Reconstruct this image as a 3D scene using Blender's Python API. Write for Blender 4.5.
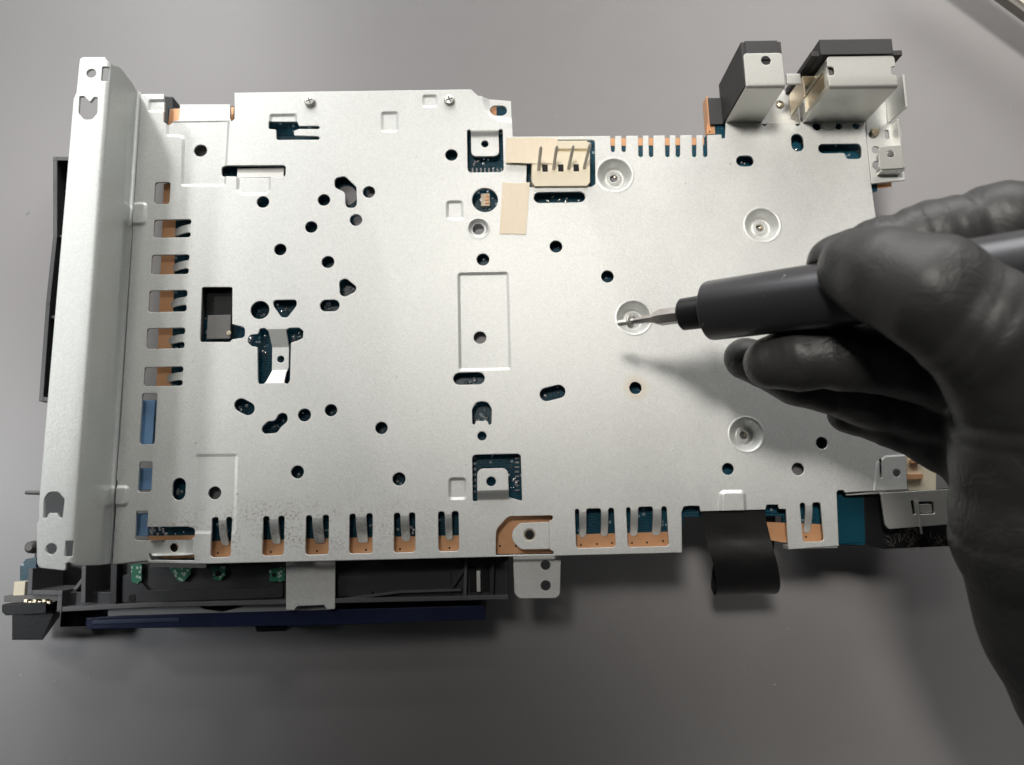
import bpy, bmesh, math, random
import numpy as np
from mathutils import Vector, Matrix
from mathutils.geometry import delaunay_2d_cdt
random.seed(7)
scene = bpy.context.scene
COL = scene.collection
for o in list(bpy.data.objects):
    bpy.data.objects.remove(o)

# ------------------------------------------------------------------ camera
HC = 0.295            # lens height above the table
ZP = 0.045            # top of the shield plate above the table
ZB = ZP - 0.0046      # top of the circuit board
FPX = 740.0
def rot(t, r, y):
    return Matrix.Rotation(y, 3, 'Z') @ Matrix.Rotation(r, 3, 'Y') @ Matrix.Rotation(t, 3, 'X')
RM = rot(math.radians(9.8965), math.radians(-0.9803), math.radians(-1.4910))
cd = bpy.data.cameras.new('camera')
cam = bpy.data.objects.new('camera', cd)
COL.objects.link(cam)
cam.matrix_world = Matrix.Translation((0, 0, HC)) @ RM.to_4x4()
cd.sensor_width = 36.0
cd.lens = FPX * 36.0 / 1024.0
cd.clip_start = 0.005
cd.clip_end = 20.0
cd.dof.use_dof = True
cd.dof.focus_distance = 0.245
cd.dof.aperture_fstop = 12.0
scene.camera = cam

# ------------------------------------------------------------------ light
world = bpy.data.worlds.new('World')
scene.world = world
world.use_nodes = True
bg = world.node_tree.nodes['Background']
bg.inputs['Color'].default_value = (0.86, 0.93, 1.0, 1)
bg.inputs['Strength'].default_value = 0.02
scene.view_settings.view_transform = 'Standard'
scene.view_settings.look = 'None'
scene.view_settings.exposure = 0.0
scene.view_settings.gamma = 1.0
try:
    scene.cycles.use_denoising = True
    scene.cycles.max_bounces = 8
except Exception:
    pass

def area(name, loc, target, sx, sy, power, col, spread=180):
    l = bpy.data.lights.new(name, 'AREA')
    l.shape = 'RECTANGLE'; l.size = sx; l.size_y = sy
    l.energy = power; l.color = col
    l.spread = math.radians(spread)
    o = bpy.data.objects.new(name, l)
    COL.objects.link(o)
    o.location = loc
    o.rotation_euler = (Vector(target) - Vector(loc)).to_track_quat('-Z', 'Y').to_euler()
    return o
# unseen fill lights added round the bench and a broad window low beyond the top of the picture
def spot(name, loc, target, r, power, col, cone, blend):
    l = bpy.data.lights.new(name, 'SPOT')
    l.energy = power; l.color = col; l.shadow_soft_size = r
    l.spot_size = math.radians(cone); l.spot_blend = blend
    o = bpy.data.objects.new(name, l); COL.objects.link(o)
    o.location = loc
    o.rotation_euler = (Vector(target) - Vector(loc)).to_track_quat('-Z', 'Y').to_euler()
    return o
WARM, DAY, COOL = (1.0, 0.955, 0.89), (1.0, 0.985, 0.965), (0.93, 0.97, 1.0)
BL_ = (-0.10, 0.28, 0.80)        # lamp read from the cast shadows; extra aims added to even the plate
for aim, watts, cone in (((0.20, 0.13, 0.045), 24.0, 34), ((0.15, 0.15, 0.045), 2.8, 44), ((-0.10, 0.02, 0.045), 2.8, 34)):
    spot('bench_lamp', BL_, aim, 0.075, watts, WARM, cone, 1.0)
area('window_light', (0.0, 0.92, 0.35), (0, 0.10, 0.02), 1.2, 0.4, 9.5, DAY)
area('fill_left', (-0.65, 0.75, 0.50), (0, 0.10, 0.02), 0.4, 0.4, 0.8, COOL)  # added soft fill from the left, no window known there
area('fill_right', (0.65, 0.75, 0.50), (0, 0.10, 0.02), 0.4, 0.4, 0.8, WARM)  # unseen warm fill, added on the right side
spot('flange_fill', (-0.50, 0.40, 0.62), (-0.20, 0.11, 0.05), 0.04, 4.0, DAY, 26, 1.0)  # added spot that brightens the left flange
spot('lip_fill', (-0.60, 0.12, 0.50), (-0.19, 0.10, 0.07), 0.04, 5.6, DAY, 26, 1.0)  # second added spot, aimed at the flange lip
spot('low_left_fill', (-0.55, 0.05, 0.60), (-0.24, -0.06, 0), 0.05, 8.8, COOL, 24, 1.0)  # added pool of light for the mat's lower left
spot('low_right_fill', (0.35, -0.45, 0.70), (0.13, -0.12, 0), 0.05, 2.8, WARM, 22, 1.0)  # added to lift the lower right of the mat
spot('far_left_fill', (-0.35, 0.65, 0.60), (-0.20, 0.22, 0), 0.05, 8.2, DAY, 34, 1.0)  # added spot brightening the upper part of the mat

# ------------------------------------------------------------------ pixels to points
CX, CY = 512.0, 382.5
def at(u, v, z):
    d = RM @ Vector(((u - CX) / FPX, -(v - CY) / FPX, -1.0))
    k = (z - HC) / d.z
    return Vector((d.x * k, d.y * k, z))
def w2(u, v, z=ZP):
    p = at(u, v, z)
    return (p.x, p.y)
class Loc:
    """local frame: offsets in photograph-size units round a point of a level plane"""
    def __init__(s, u, v, z=ZP):
        s.c = at(u, v, z); s.z = z
        s.sx = (at(u + 1, v, z) - at(u - 1, v, z)).length / 2
        s.sy = (at(u, v + 1, z) - at(u, v - 1, z)).length / 2
        s.s = (s.sx + s.sy) / 2
    def __call__(s, dx, dy):
        return (s.c.x + dx * s.sx, s.c.y - dy * s.sy)

# ------------------------------------------------------------------ materials
def mat(name, base=(0.5, 0.5, 0.5), rough=0.5, metal=0.0, spec=0.5, coat=0.0):
    m = bpy.data.materials.new(name)
    m.use_nodes = True
    b = m.node_tree.nodes['Principled BSDF']
    b.inputs['Base Color'].default_value = (*base, 1)
    b.inputs['Roughness'].default_value = rough
    b.inputs['Metallic'].default_value = metal
    b.inputs['Specular IOR Level'].default_value = spec
    b.inputs['Coat Weight'].default_value = coat
    return m
class NT:
    def __init__(s, m):
        s.t = m.node_tree; s.b = s.t.nodes['Principled BSDF']
    def n(s, typ, **kw):
        x = s.t.nodes.new(typ)
        for k, v in kw.items():
            if k in x.inputs.keys() if hasattr(x.inputs, 'keys') else False:
                x.inputs[k].default_value = v
            else:
                setattr(x, k, v)
        return x
    def l(s, a, b):
        s.t.links.new(a, b)
    def pos(s):
        return s.n('ShaderNodeNewGeometry').outputs['Position']
    def noise(s, scale, detail=3, rough=0.5, vec=None, dist=0.0):
        x = s.n('ShaderNodeTexNoise')
        x.inputs['Scale'].default_value = scale; x.inputs['Detail'].default_value = detail
        x.inputs['Roughness'].default_value = rough; x.inputs['Distortion'].default_value = dist
        s.l(vec if vec is not None else s.pos(), x.inputs['Vector'])
        return x.outputs['Fac']
    def ramp(s, fac, stops):
        r = s.n('ShaderNodeValToRGB')
        e = r.color_ramp.elements
        while len(e) < len(stops): e.new(0.5)
        for q, (p, c) in zip(e, stops):
            q.position = p
            q.color = (c, c, c, 1) if isinstance(c, (int, float)) else (*c, 1)
        s.l(fac, r.inputs['Fac'])
        return r.outputs['Color']
    def math(s, op, a, b=None):
        x = s.n('ShaderNodeMath', operation=op)
        for i, q in enumerate((a, b)):
            if q is None: continue
            if isinstance(q, (int, float)): x.inputs[i].default_value = q
            else: s.l(q, x.inputs[i])
        return x.outputs[0]
    def mix(s, fac, a, b):
        x = s.n('ShaderNodeMix', data_type='RGBA')
        for i, q in ((0, fac), (6, a), (7, b)):
            if isinstance(q, (int, float)): x.inputs[i].default_value = q
            elif isinstance(q, tuple): x.inputs[i].default_value = (*q, 1)
            else: s.l(q, x.inputs[i])
        return x.outputs[2]
    def scalevec(s, v, sc):
        x = s.n('ShaderNodeMapping'); x.inputs['Scale'].default_value = sc
        s.l(v, x.inputs['Vector'])
        return x.outputs[0]
    def dist(s, p, sc=(1, 1, 1)):
        """distance from a world point, axes scaled"""
        x = s.n('ShaderNodeVectorMath', operation='SUBTRACT')
        s.l(s.pos(), x.inputs[0]); x.inputs[1].default_value = p
        y = s.n('ShaderNodeVectorMath', operation='MULTIPLY')
        s.l(x.outputs[0], y.inputs[0]); y.inputs[1].default_value = sc
        z = s.n('ShaderNodeVectorMath', operation='LENGTH')
        s.l(y.outputs[0], z.inputs[0])
        return z.outputs['Value']
    def bump(s, h, strength, distance, bevel=0.0):
        b = s.n('ShaderNodeBump'); b.inputs['Strength'].default_value = strength
        b.inputs['Distance'].default_value = distance
        s.l(h, b.inputs['Height'])
        if bevel:
            v = s.n('ShaderNodeBevel', samples=4); v.inputs['Radius'].default_value = bevel
            s.l(v.outputs[0], b.inputs['Normal'])
        s.l(b.outputs[0], s.b.inputs['Normal'])

def metal_mat(name, base, rough, metal, dirt=False, bevel=0.00035, grain=1.0):
    m = mat(name, base, rough, metal)
    t = NT(m)
    big = t.noise(28, 4, 0.6)
    fine = t.noise(2100, 2, 0.7)
    mid = t.noise(520, 3, 0.6)
    brush = t.noise(420, 3, 0.6, t.scalevec(t.pos(), (0.12, 1.6, 1.0)))
    vor = t.n('ShaderNodeTexVoronoi'); vor.inputs['Scale'].default_value = 800
    t.l(t.pos(), vor.inputs['Vector'])
    spangle = t.math('MULTIPLY', vor.outputs['Color'], 1.0)
    rv = 1.0 if grain >= 1 else 0.3
    r = t.math('ADD', t.math('ADD', t.math('MULTIPLY', big, 0.16 * rv), t.math('MULTIPLY', spangle, 0.03 * rv)), t.math('MULTIPLY', brush, 0.06 * rv))
    t.l(t.math('ADD', r, rough - 0.125 * rv), t.b.inputs['Roughness'])
    g = 0.13 * grain
    c0 = tuple(x * (1 - g) for x in base); c1 = tuple(min(1, x * (1 + g)) for x in base)
    f_ = t.math('ADD', t.math('ADD', t.math('MULTIPLY', big, 0.24), t.math('MULTIPLY', fine, 0.63)), t.math('ADD', t.math('MULTIPLY', mid, 0.08), t.math('MULTIPLY', spangle, 0.05)))
    f_ = t.ramp(f_, [(0.30, 0.0), (0.70, 1.0)])
    c = t.mix(f_, c0, c1)
    if dirt:
        # brown dust that has settled along the lower edge, and a tan heat stain round one hole
        p = at(300, 527, ZP)
        d = t.dist(tuple(p), (1 / 0.056, 1 / 0.0125, 0.0))
        reg = t.ramp(d, [(0.25, 1.0), (1.0, 0.0)])
        p2 = at(175, 531, ZP)
        reg2 = t.ramp(t.dist(tuple(p2), (1 / 0.018, 1 / 0.006, 0.0)), [(0.2, 1.0), (1.0, 0.0)])
        reg = t.math('MAXIMUM', reg, reg2)
        sp = t.ramp(t.noise(1000, 4, 0.7), [(0.50, 0.0), (0.60, 1.0)])
        cl = t.ramp(t.noise(150, 3, 0.6), [(0.40, 0.05), (0.60, 1.0)])
        f = t.math('MULTIPLY', t.math('MULTIPLY', sp, reg), t.math('MULTIPLY', cl, 0.6))
        c = t.mix(f, c, (0.16, 0.12, 0.08))
        st = t.ramp(t.dist(tuple(at(636, 387, ZP)), (1 / 0.0052, 1 / 0.0055, 0)), [(0.55, 0.42), (1.0, 0.0)])
        st = t.math('MULTIPLY', st, t.ramp(t.noise(300, 3), [(0.3, 0.6), (0.7, 1.0)]))
        c = t.mix(st, c, (0.62, 0.50, 0.30))
        for (u, v) in ((397, 488), (388, 497), (322, 508), (298, 509)):
            pass
        # a few dark specks anywhere on the plate
        sk = t.ramp(t.noise(420, 2, 0.4), [(0.775, 0.0), (0.80, 0.5)])
        c = t.mix(sk, c, (0.25, 0.23, 0.2))
    t.l(c, t.b.inputs['Base Color'])
    h = t.math('ADD', t.math('MULTIPLY', fine, 0.85), t.math('MULTIPLY', spangle, 0.15))
    t.bump(h, 0.40 if grain >= 1 else 0.08, 0.00016, bevel)
    return m

M = {}
M['shield'] = metal_mat('galvanised_shield', (0.685, 0.695, 0.675), 0.47, 0.5, dirt=True)
M['flange'] = metal_mat('galvanised_flange', (0.655, 0.68, 0.66), 0.45, 0.5)
M['tin'] = metal_mat('tinned_steel', (0.74, 0.74, 0.70), 0.40, 0.85, bevel=0.00025, grain=0.4)
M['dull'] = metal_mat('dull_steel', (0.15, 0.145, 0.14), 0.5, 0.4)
M['warm'] = metal_mat('warm_metal', (0.70, 0.60, 0.44), 0.3, 0.85, bevel=0.0002)
M['steel'] = metal_mat('tool_steel', (0.55, 0.52, 0.50), 0.32, 0.9, bevel=0.0001)
M['pin'] = mat('pin_plating', (0.62, 0.58, 0.50), 0.4, 0.3)
M['solder'] = mat('solder', (0.80, 0.82, 0.84), 0.18, 1.0)
M['pad_grey'] = mat('ground_pad', (0.26, 0.25, 0.26), 0.5, 0.3)

def plastic(name, base, rough, bump=0.15, sc=900, dist=0.0002, bevel=0.0004):
    m = mat(name, base, rough)
    t = NT(m)
    n = t.noise(sc, 3, 0.6)
    big = t.noise(45, 3, 0.6)
    t.l(t.math('ADD', t.math('MULTIPLY', big, 0.25), rough - 0.12), t.b.inputs['Roughness'])
    c = t.mix(big, tuple(x * 0.85 for x in base), tuple(x * 1.15 for x in base))
    t.l(c, t.b.inputs['Base Color'])
    t.bump(n, bump, dist, bevel)
    return m
M['black'] = plastic('black_plastic', (0.010, 0.010, 0.011), 0.36)
M['black'].node_tree.nodes['Principled BSDF'].inputs['Specular IOR Level'].default_value = 0.3
M['housing'] = plastic('port_housing_plastic', (0.036, 0.035, 0.036), 0.55)
M['chassis'] = plastic('charcoal_plastic', (0.034, 0.034, 0.037), 0.36)
M['ledge'] = plastic('grey_plastic', (0.115, 0.115, 0.12), 0.4)
M['slope'] = plastic('lit_grey_plastic', (0.30, 0.31, 0.32), 0.4)  # grey made paler to paint in the light on the tray front
M['blue_lens'] = plastic('dark_blue_lens', (0.014, 0.020, 0.056), 0.22)
M['blue_highlight'] = plastic('painted_blue_highlight', (0.02, 0.035, 0.085), 0.3)  # lighter blue for the highlight painted on the lens bar
M['blue'] = plastic('blue_film', (0.24, 0.44, 0.72), 0.3)
M['cream'] = plastic('cream_plastic', (0.88, 0.79, 0.60), 0.45)
M['ribbon'] = plastic('black_ribbon', (0.022, 0.021, 0.022), 0.38, 0.2, 300)
m = mat('ribbon_film', (0.014, 0.0135, 0.014), 0.30); t = NT(m)
wv2 = t.n('ShaderNodeTexWave'); wv2.inputs['Scale'].default_value = 320; wv2.bands_direction = 'X'; wv2.inputs['Distortion'].default_value = 0.3
t.l(t.pos(), wv2.inputs['Vector'])
t.l(t.mix(wv2.outputs['Fac'], (0.011, 0.011, 0.0115), (0.019, 0.018, 0.0185)), t.b.inputs['Base Color'])
t.l(t.math('ADD', t.math('MULTIPLY', t.noise(120, 4), 0.2), 0.22), t.b.inputs['Roughness'])
t.bump(t.math('ADD', t.math('MULTIPLY', wv2.outputs['Fac'], 0.25), t.noise(160, 3)), 0.25, 0.0003)
M['ribbon'] = m
M['beige'] = plastic('pale_board', (0.66, 0.61, 0.54), 0.6)
M['darkedge'] = plastic('grey_edge', (0.20, 0.185, 0.17), 0.6)

# paper tape
m = mat('paper_tape', (0.92, 0.78, 0.60), 0.75); t = NT(m)
n = t.noise(500, 4, 0.65, t.scalevec(t.pos(), (1, 0.35, 1)))
t.l(t.mix(n, (0.88, 0.74, 0.55), (0.95, 0.84, 0.67)), t.b.inputs['Base Color'])
t.bump(n, 0.5, 0.0003)
M['tape'] = m

# circuit board lacquer: teal, with traces and white print
m = mat('board_lacquer', (0.01, 0.08, 0.13), 0.22); t = NT(m)
br = t.n('ShaderNodeTexBrick'); br.inputs['Scale'].default_value = 260; br.inputs['Mortar Size'].default_value = 0.035
br.inputs['Color1'].default_value = (0.004, 0.034, 0.058, 1); br.inputs['Color2'].default_value = (0.007, 0.056, 0.092, 1)
br.inputs['Mortar'].default_value = (0.010, 0.080, 0.115, 1); br.offset = 0.37; br.squash = 1.6
wv = t.n('ShaderNodeVectorMath', operation='ADD'); t.l(t.pos(), wv.inputs[0])
wn = t.n('ShaderNodeTexVoronoi'); wn.inputs['Scale'].default_value = 90; wn.distance = 'MANHATTAN'; t.l(t.pos(), wn.inputs['Vector'])
ws = t.n('ShaderNodeVectorMath', operation='SCALE'); ws.inputs['Scale'].default_value = 0.05; t.l(wn.outputs['Color'], ws.inputs[0]); t.l(ws.outputs[0], wv.inputs[1])
t.l(wv.outputs[0], br.inputs['Vector'])
cellv = t.n('ShaderNodeTexVoronoi'); cellv.inputs['Scale'].default_value = 420; cellv.feature = 'F1'; cellv.distance = 'CHEBYCHEV'
t.l(t.pos(), cellv.inputs['Vector'])
sil = t.ramp(cellv.outputs['Distance'], [(0.16, 1.0), (0.2, 0.0)])
reg = t.ramp(t.noise(160, 3), [(0.50, 0.0), (0.54, 0.8)])
c = t.mix(t.math('MULTIPLY', sil, reg), br.outputs['Color'], (0.42, 0.52, 0.55))
t.l(c, t.b.inputs['Base Color'])
t.bump(br.outputs['Fac'], 0.3, 0.0001)
M['pcb'] = m
m = mat('board_edge_copper', (0.84, 0.46, 0.25), 0.36, 0.35); t = NT(m)
n = t.noise(260, 3)
t.l(t.mix(n, (0.72, 0.35, 0.16), (0.90, 0.52, 0.29)), t.b.inputs['Base Color'])
M['copper'] = m
m = mat('green_board', (0.02, 0.22, 0.12), 0.35); t = NT(m)
cellv = t.n('ShaderNodeTexVoronoi'); cellv.inputs['Scale'].default_value = 700; cellv.distance = 'CHEBYCHEV'
t.l(t.pos(), cellv.inputs['Vector'])
t.l(t.mix(t.ramp(cellv.outputs['Distance'], [(0.25, 1.0), (0.3, 0.0)]), (0.02, 0.20, 0.11), (0.50, 0.66, 0.56)), t.b.inputs['Base Color'])
M['green'] = m
M['pcb_plain'] = plastic('plain_board_lacquer', (0.005, 0.052, 0.080), 0.3)
m = mat('grey_dust', (0.20, 0.175, 0.14), 0.95)
M['dust'] = m

# work mat: dark satin rubber, very fine grain, smudges in the gloss
m = mat('mat_rubber', (0.25, 0.24, 0.243), 0.42); t = NT(m)
fine = t.noise(1500, 3, 0.7); mid = t.noise(60, 4, 0.6); big = t.noise(9, 3)
t.l(t.mix(t.math('ADD', t.math('MULTIPLY', fine, 0.5), t.math('MULTIPLY', mid, 0.5)), (0.268, 0.259, 0.262), (0.308, 0.298, 0.301)), t.b.inputs['Base Color'])
t.l(t.math('ADD', t.math('ADD', t.math('MULTIPLY', mid, 0.06), t.math('MULTIPLY', big, 0.06)), 0.36), t.b.inputs['Roughness'])
t.bump(fine, 0.15, 0.0001)
cb = t.b.inputs['Base Color'].links[0].from_socket
sc1 = t.ramp(t.noise(260, 2, 0.5, t.scalevec(t.pos(), (1.0, 0.22, 1))), [(0.77, 0.0), (0.80, 0.35)])
sc2 = t.ramp(t.noise(640, 1, 0.5), [(0.79, 0.0), (0.82, 0.5)])
t.l(t.mix(t.math('MAXIMUM', sc1, sc2), cb, (0.55, 0.54, 0.53)), t.b.inputs['Base Color'])
M['mat'] = m

# glove
m = mat('nitrile', (0.020, 0.019, 0.0185), 0.5); t = NT(m)
vec = t.pos()
wr = t.noise(95, 5, 0.62, t.scalevec(vec, (1.0, 1.0, 1.0)), 0.6)
fi = t.noise(1400, 3, 0.7)
t.l(t.math('ADD', t.math('MULTIPLY', t.noise(70, 3), 0.16), 0.40), t.b.inputs['Roughness'])
t.l(t.mix(t.noise(60, 4), (0.026, 0.0258, 0.0255), (0.036, 0.0356, 0.035)), t.b.inputs['Base Color'])
rd = t.math('ABSOLUTE', t.math('SUBTRACT', t.noise(120, 4, 0.6, None, 0.8), 0.5))
rd = t.ramp(rd, [(0.0, 0.0), (0.09, 1.0)])
rm = t.ramp(t.noise(48, 2), [(0.44, 0.0), (0.60, 1.0)])
cr = t.math('SUBTRACT', 1.0, t.math('MULTIPLY', t.math('SUBTRACT', 1.0, rd), rm))
hh_ = t.math('ADD', t.math('MULTIPLY', wr, 0.55), t.math('ADD', t.math('MULTIPLY', fi, 0.05), t.math('MULTIPLY', cr, 0.13)))
t.bump(hh_, 0.6, 0.0012)
M['glove'] = m
m = mat('anodised', (0.080, 0.080, 0.085), 0.31, 0.7); t = NT(m)
fi = t.noise(2500, 2, 0.6)
sc = t.ramp(t.noise(330, 3, 0.5, t.scalevec(t.pos(), (1, 1, 0.3))), [(0.70, 0.0), (0.73, 1.0)])
t.l(t.mix(sc, (0.080, 0.080, 0.085), (0.40, 0.39, 0.38)), t.b.inputs['Base Color'])
t.bump(fi, 0.15, 0.00008, 0.0003)
M['anodised'] = m

# ------------------------------------------------------------------ mesh helpers
def link(name, verts, faces, m, parent=None, smooth=None, mats=None, fmat=None, angle=None):
    """one mesh object; its origin at the base of its own box"""
    vs = [Vector(v) for v in verts]
    lo = Vector((min(v.x for v in vs), min(v.y for v in vs), min(v.z for v in vs)))
    hi = Vector((max(v.x for v in vs), max(v.y for v in vs), max(v.z for v in vs)))
    org = Vector(((lo.x + hi.x) / 2, (lo.y + hi.y) / 2, lo.z))
    me = bpy.data.meshes.new(name)
    me.from_pydata([v - org for v in vs], [], faces)
    for x in (mats or [m]):
        me.materials.append(x)
    if fmat is not None:
        me.polygons.foreach_set('material_index', fmat)
    if smooth is True:
        me.polygons.foreach_set('use_smooth', [True] * len(me.polygons))
    elif smooth is not None and smooth is not False:
        me.polygons.foreach_set('use_smooth', smooth)
    if angle is not None:
        me.polygons.foreach_set('use_smooth', [True] * len(me.polygons))
        me.set_sharp_from_angle(angle=math.radians(angle))
    me.update()
    o = bpy.data.objects.new(name, me)
    COL.objects.link(o)
    o.location = org
    if parent is not None:
        o.parent = parent
        o.matrix_parent_inverse = world_of(parent).inverted()
    return o
def world_of(o):
    w = Matrix.LocRotScale(o.location, o.rotation_euler, o.scale)
    if o.parent is not None:
        w = world_of(o.parent) @ o.matrix_parent_inverse @ w
    return w
def thing(name, loc, label, cat, group=None):
    o = bpy.data.objects.new(name, None)
    o.empty_display_size = 0.01
    COL.objects.link(o)
    o.location = loc
    tag(o, label, cat, group)
    return o
def tag(o, label=None, cat=None, group=None, kind=None):
    if label: o['label'] = label
    if cat: o['category'] = cat
    if group: o['group'] = group
    if kind: o['kind'] = kind
    return o

class MB:
    """collects pieces of ONE part"""
    def __init__(s): s.v = []; s.f = []; s.m = []
    def add(s, v, f, mi=0):
        k = len(s.v); s.v += [tuple(x) for x in v]; s.f += [tuple(i + k for i in q) for q in f]; s.m += [mi] * len(f)
        return s
    def prism(s, loop, z0, z1, mi=0):
        """level polygon (x, y) between two heights"""
        a = sum(loop[i][0] * loop[(i + 1) % len(loop)][1] - loop[(i + 1) % len(loop)][0] * loop[i][1] for i in range(len(loop)))
        if a < 0: loop = loop[::-1]
        n = len(loop)
        v = [(x, y, z0) for x, y in loop] + [(x, y, z1) for x, y in loop]
        f = [tuple(range(n - 1, -1, -1)), tuple(range(n, 2 * n))] + [(i, (i + 1) % n, n + (i + 1) % n, n + i) for i in range(n)]
        return s.add(v, f, mi)
    def box(s, x0, y0, z0, x1, y1, z1, mi=0):
        return s.prism([(x0, y0), (x1, y0), (x1, y1), (x0, y1)], z0, z1, mi)
    def hexa(s, bot, top, mi=0):
        """any six-sided block from four bottom and four top points (counter-clockwise from above)"""
        return s.add(list(bot) + list(top), [(3, 2, 1, 0), (4, 5, 6, 7), (0, 1, 5, 4), (1, 2, 6, 5), (2, 3, 7, 6), (3, 0, 4, 7)], mi)
    def slab(s, quad, t, mi=0):
        """thickened quad, t along minus its normal"""
        q = [Vector(p) for p in quad]
        n = (q[1] - q[0]).cross(q[2] - q[0]).normalized()
        b = [p - n * t for p in q]
        return s.hexa(b, q, mi)
    def tube(s, a, b, r0, r1=None, n=16, mi=0, cap=True):
        a = Vector(a); b = Vector(b); r1 = r0 if r1 is None else r1
        ax = (b - a).normalized(); e = ax.orthogonal().normalized(); g = ax.cross(e)
        v = []
        for p, r in ((a, r0), (b, r1)):
            v += [p + (e * math.cos(2 * math.pi * i / n) + g * math.sin(2 * math.pi * i / n)) * r for i in range(n)]
        f = [(i, (i + 1) % n, n + (i + 1) % n, n + i) for i in range(n)]
        if cap: f += [tuple(range(n - 1, -1, -1)), tuple(range(n, 2 * n))]
        return s.add(v, f, mi)
    def lathe(s, a, ax, prof, n=32, mi=0, e=None):
        """profile of (distance along axis, radius)"""
        a = Vector(a); ax = Vector(ax).normalized(); e = ax.orthogonal().normalized() if e is None else e; g = ax.cross(e)
        v = []
        for d, r in prof:
            v += [a + ax * d + (e * math.cos(2 * math.pi * i / n) + g * math.sin(2 * math.pi * i / n)) * r for i in range(n)]
        f = []
        for k in range(len(prof) - 1):
            f += [(k * n + i, k * n + (i + 1) % n, (k + 1) * n + (i + 1) % n, (k + 1) * n + i) for i in range(n)]
        f += [tuple(range(n - 1, -1, -1)), tuple((len(prof) - 1) * n + i for i in range(n))]
        return s.add(v, f, mi)
    def dome(s, c, r, h, n=10, mi=0):
        v = []; f = []
        rings = 3
        for k in range(rings):
            a = k / rings * math.pi / 2
            v += [(c[0] + r * math.cos(a) * math.cos(2 * math.pi * i / n), c[1] + r * math.cos(a) * math.sin(2 * math.pi * i / n), c[2] + h * math.sin(a)) for i in range(n)]
        v.append((c[0], c[1], c[2] + h))
        for k in range(rings - 1):
            f += [(k * n + i, k * n + (i + 1) % n, (k + 1) * n + (i + 1) % n, (k + 1) * n + i) for i in range(n)]
        f += [((rings - 1) * n + i, (rings - 1) * n + (i + 1) % n, rings * n) for i in range(n)]
        return s.add(v, f, mi)
    def build(s, name, m, parent=None, angle=35):
        ms = m if isinstance(m, list) else [m]
        return link(name, s.v, s.f, None, parent, mats=ms, fmat=s.m, angle=angle)

# ---- loops (world metres, level plane)
def resample(loop, step):
    out = []
    n = len(loop)
    for i in range(n):
        a = loop[i]; b = loop[(i + 1) % n]
        L = math.hypot(b[0] - a[0], b[1] - a[1])
        k = max(1, int(L / step))
        for j in range(k):
            out.append((a[0] + (b[0] - a[0]) * j / k, a[1] + (b[1] - a[1]) * j / k))
    return out
def rounded(loop, r, seg=4):
    """round the corners of a polygon; r is a number or one per corner"""
    n = len(loop); out = []
    for i in range(n):
        p = Vector(loop[i]); a = Vector(loop[i - 1]); b = Vector(loop[(i + 1) % n])
        rr = r[i] if isinstance(r, (list, tuple)) else r
        da = (a - p); db = (b - p)
        la, lb = da.length, db.length
        if rr <= 0 or la < 1e-9 or lb < 1e-9:
            out.append(tuple(p)); continue
        da /= la; db /= lb
        ang = da.angle(db)
        if ang > math.radians(172):
            out.append(tuple(p)); continue
        tl = min(rr / math.tan(ang / 2), la * 0.49, lb * 0.49)
        rr = tl * math.tan(ang / 2)
        cen = p + (da + db).normalized() * (rr / math.sin(ang / 2))
        s = p + da * tl; e = p + db * tl
        a0 = math.atan2(s.y - cen.y, s.x - cen.x); a1 = math.atan2(e.y - cen.y, e.x - cen.x)
        d = (a1 - a0 + math.pi) % (2 * math.pi) - math.pi
        for k in range(seg + 1):
            q = a0 + d * k / seg
            out.append((cen.x + rr * math.cos(q), cen.y + rr * math.sin(q)))
    return out
def circle(u, v, r, z=ZP, n=24):
    L = Loc(u, v, z)
    return [(L.c.x + r * L.s * math.cos(2 * math.pi * i / n), L.c.y + r * L.s * math.sin(2 * math.pi * i / n)) for i in range(n)]
def rrect(u0, v0, u1, v1, r, z=ZP):
    L = Loc((u0 + u1) / 2, (v0 + v1) / 2, z)
    a, b = (u1 - u0) / 2, (v1 - v0) / 2
    return rounded([L(-a, -b), L(a, -b), L(a, b), L(-a, b)], r * L.s)
def poly(pts, r=0, z=ZP):
    q = [w2(u, v, z) for u, v in pts]
    s = Loc(*pts[0], z).s
    return rounded(q, [x * s for x in r] if isinstance(r, (list, tuple)) else r * s) if r else q
def stadium(u0, v0, u1, v1, r, z=ZP, n=10):
    """slot with round ends along a line"""
    L = Loc((u0 + u1) / 2, (v0 + v1) / 2, z)
    a = Vector(L(u0 - (u0 + u1) / 2, v0 - (v0 + v1) / 2)); b = Vector(L(u1 - (u0 + u1) / 2, v1 - (v0 + v1) / 2))
    ang = math.atan2(b.y - a.y, b.x - a.x); R = r * L.s; out = []
    for k in range(n + 1):
        q = ang - math.pi / 2 + math.pi * k / n
        out.append((b.x + R * math.cos(q), b.y + R * math.sin(q)))
    for k in range(n + 1):
        q = ang + math.pi / 2 + math.pi * k / n
        out.append((a.x + R * math.cos(q), a.y + R * math.sin(q)))
    return out
def inside(x, y, loop):
    c = False; n = len(loop); j = n - 1
    for i in range(n):
        xi, yi = loop[i]; xj, yj = loop[j]
        if (yi > y) != (yj > y) and x < (xj - xi) * (y - yi) / (yj - yi) + xi: c = not c
        j = i
    return c
def sdist(x, y, loop):
    d = 1e9; n = len(loop)
    for i in range(n):
        ax, ay = loop[i]; bx, by = loop[(i + 1) % n]
        vx, vy = bx - ax, by - ay
        L = vx * vx + vy * vy
        t = 0 if L == 0 else max(0, min(1, ((x - ax) * vx + (y - ay) * vy) / L))
        d = min(d, math.hypot(x - ax - t * vx, y - ay - t * vy))
    return d if inside(x, y, loop) else -d
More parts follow.
